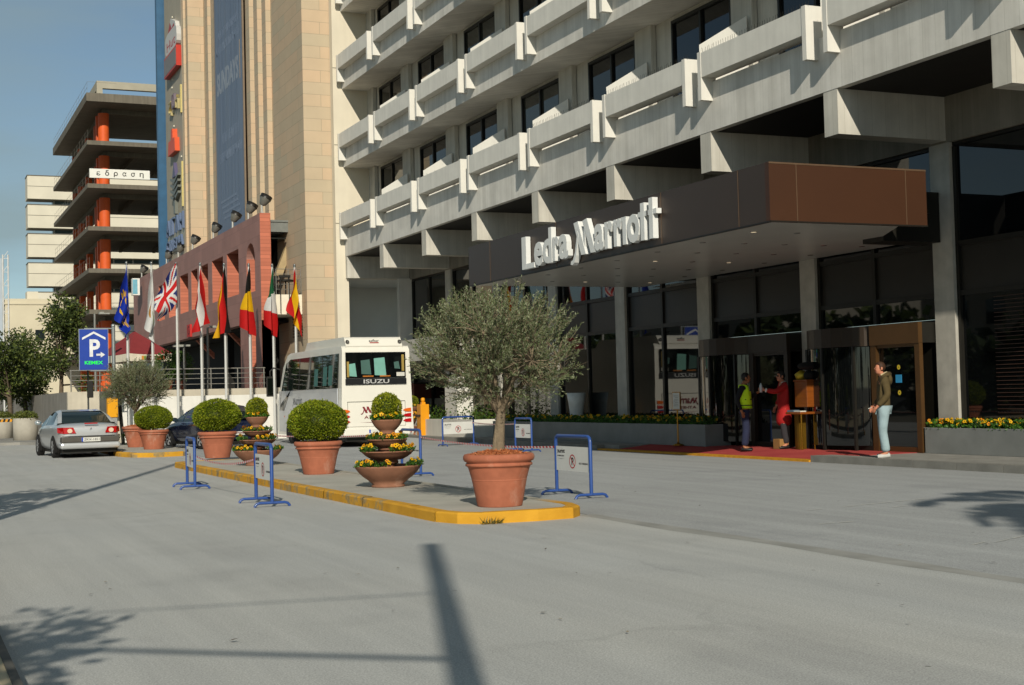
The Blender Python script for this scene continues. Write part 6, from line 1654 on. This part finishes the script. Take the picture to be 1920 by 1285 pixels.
b = MB(); b.tube([(-.09,.02,1.50),(-.10,-.07,1.53),(0,-.13,1.54),(.10,-.07,1.53),(.09,.02,1.50)],[.03,.045,.055,.045,.03],10); b.ball((0,-.13,1.44),.12,.06,.11,12,8); b.build('hood', Mj, t, local=True)
b = MB(); b.tube([(-.07,.03,1.52),(-.075,-.05,1.555),(0,-.085,1.57),(.075,-.05,1.555),(.07,.03,1.52)],.028,8); b.build('fleece_collar', M('fleece','b9a884',.95,.1,30,.5), t, local=True)
Mjn = M('jeans_pale','8fa3a8',.85,.16,5,.5,10)
limbs(t,'jeans',J,dict(n=[('p',(0,0,.98),(.145,.115)),('hL',(-.095,0,.88),(.115,.115)),('kL',J['knL'],(.085,.085)),('cL',lerp(J['knL'],J['anL'],.5),(.085,.085)),('aL',(-.105,-.01,.10),(.088,.092)),('hR',(.095,0,.88),(.115,.115)),('kR',J['knR'],(.085,.085)),('cR',lerp(J['knR'],J['anR'],.5),(.085,.085)),('aR',(.125,-.05,.10),(.088,.092))],
   e=[('p','hL','kL','cL','aL'),('p','hR','kR','cR','aR')]),Mjn,'p')
shoes(t,J,M('shoe_pale','b9b9b4',.7,.1))
b = MB(); b.tube([(-.16,.235,.935),(-.15,.30,.915)],.006,6); tag(b.build('cigarette', M('paper_white','c9c7bd'), t, local=True))

# --- attendant in yellow vest
t = thing('person','attendant in a bright yellow safety vest and dark blue trousers facing the doorman','person',(17.15,26.0,.10),R(-122),None)
J = dict(pel=(0,0,.95),wai=(0,.0,1.08),che=(0,-.01,1.31),nk=(0,-.0,1.47),head=(0,.05,1.61),
         shL=(-.19,-.01,1.41),elL=(-.22,.10,1.16),wrL=(-.10,.32,1.30),thL=(.2,.1,.9),shR=(.19,-.05,1.41),elR=(.22,-.16,1.13),wrR=(.215,-.07,.88),thR=(-.3,.8,0),
         hiL=(-.095,0,.91),knL=(-.10,.04,.49),anL=(-.10,-.02,.085),toL=(-.12,.13,.03),hiR=(.095,0,.91),knR=(.10,.02,.49),anR=(.11,-.04,.085),toR=(.14,.10,.03))
figure(t,J,M_skin2,R(5),curls=(.9,.5)); head_parts(t,V(J['head']),R(5),M_skin2,M('hair_black','14100d',.6,.2,60),'short')
limbs(t,'pullover',J,dict(n=[('hem',(0,-.0,.93),(.145,.11)),('wai',(0,0,1.08),(.138,.105)),('che',(0,-.01,1.31),(.15,.11)),('col',(0,-.005,1.46),(.075,.07)),('sL',J['shL'],.075),('eL',J['elL'],.060),('wL',lerp(J['elL'],J['wrL'],.9),.045),('sR',J['shR'],.075),('eR',J['elR'],.052),('wR',lerp(J['elR'],J['wrR'],.92),.042)],
   e=[('hem','wai','che','col'),('che','sL','eL','wL'),('che','sR','eR','wR')]),M('pullover_black','15161a',.9,.1),'wai')
Mv = M('vest_yellow','c4f018',.7,.08,5,.3,20)
limbs(t,'safety_vest',J,dict(n=[('hem',(0,.02,.95),(.20,.165)),('w',(0,.02,1.12),(.198,.165)),('c',(0,.0,1.30),(.205,.165)),('k',(0,-.01,1.43),(.14,.12)),('a',(-.14,-.015,1.41),.10),('d',(.14,-.015,1.41),.10)],e=[('hem','w','c','k'),('c','a'),('c','d')]),Mv,'w')
b = MB()
for z,w_ in ((1.00,.20),(1.13,.20)):
    b.lathe([(1.0,0),(1.0,.02)],(0,0,0),20); st = len(b.v)-40
    for i in range(st,len(b.v)): x,y,zz = b.v[i]; b.v[i] = (x*.196,.02+y*.168,z+zz)
b.build('vest_piping', M('piping_dark','23261c',.7), t, local=True)
limbs(t,'trousers',J,dict(n=[('p',(0,0,.95),(.14,.11)),('hL',(-.09,0,.86),(.11,.11)),('kL',J['knL'],.082),('aL',(-.10,-.01,.10),.080),('hR',(.09,0,.86),(.11,.11)),('kR',J['knR'],.082),('aR',(.11,-.03,.10),.080)],e=[('p','hL','kL','aL'),('p','hR','kR','aR')]),M('trousers_blue','20263f',.9,.12,6,.3,14),'p')
shoes(t,J,M('shoe_black','121110',.5))

# --- doorman in long red coat handing over a bottle
t = thing('person','doorman in a long red coat and sunglasses holding out a water bottle','person',(17.8,25.45,.139),R(75),None)
J = dict(pel=(0,0,.93),wai=(0,.0,1.06),che=(0,.0,1.29),nk=(0,.01,1.45),head=(0,.05,1.585),
         shL=(-.18,.02,1.38),elL=(-.20,.24,1.25),wrL=(-.13,.46,1.30),thL=(.1,0,1),shR=(.18,-.02,1.39),elR=(.23,-.02,1.12),wrR=(.25,.08,.93),thR=(-.3,.8,0),
         hiL=(-.09,0,.89),knL=(-.10,.05,.48),anL=(-.10,.0,.085),toL=(-.12,.15,.03),hiR=(.09,0,.89),knR=(.09,-.02,.48),anR=(.10,-.10,.085),toR=(.12,.05,.03))
figure(t,J,M_skin,R(8),curls=(1.1,.5)); head_parts(t,V(J['head']),R(8),M_skin,MATS['hair_black'],'short')
Mc = M('coat_red','9c1414',.8,.1,6,.3,12)
limbs(t,'coat',J,dict(n=[('hem',(0,.0,.47),(.21,.20)),('th',(0,0,.72),(.20,.18)),('w',(0,0,1.03),(.162,.135)),('c',(0,.0,1.29),(.172,.125)),('k',(0,0,1.43),(.08,.075)),('sL',J['shL'],.08),('eL',J['elL'],.062),('wL',lerp(J['elL'],J['wrL'],.85),.055),('sR',J['shR'],.08),('eR',J['elR'],.062),('wR',lerp(J['elR'],J['wrR'],.88),.055)],
   e=[('hem','th','w','c','k'),('c','sL','eL','wL'),('c','sR','eR','wR')]),Mc,'w')
b = MB(); b.tube([(-.055,.05,1.44),(-.05,-.03,1.475),(.05,-.03,1.475),(.055,.05,1.44)],.018,8); b.tube([lerp(J['elL'],J['wrL'],.84),lerp(J['elL'],J['wrL'],.97)],.048,10); b.build('white_collar', M('linen_white','c9c9c4',.8), t, local=True)
b = MB(); b.box(-.07,.07,.075,.115,-.002,.030); b.xf(0,Matrix.Translation(J['head'])@Matrix.Rotation(R(8),4,'Z')); b.build('sunglasses', M('lens_black','0c0b0b',.1), t, local=True, bevel=.006)
limbs(t,'trousers',J,dict(n=[('p',(0,0,.9),(.12,.10)),('kL',J['knL'],.075),('aL',(-.10,.0,.10),.070),('kR',J['knR'],.075),('aR',(.10,-.09,.10),.070)],e=[('p','kL','aL'),('p','kR','aR')]),M('trousers_grey','2f2d30',.9,.1),'p')
shoes(t,J,MATS['shoe_black'])
Lw = Matrix.Translation((17.8,25.45,.139))@Matrix.Rotation(R(75),4,'Z')
p = Lw @ V((-.115,.545,1.25))
b = MB(); b.lathe([(0,0),(.032,0),(.033,.13),(.028,.155),(.013,.185),(.013,.205),(0,.206)],(p.x,p.y,p.z),14); tag(b.build('bottle', M('bottle_clear','aeb8bb',.15,.05), loc=tuple(p)), 'small clear water bottle held out by the doorman in red', 'bottle')
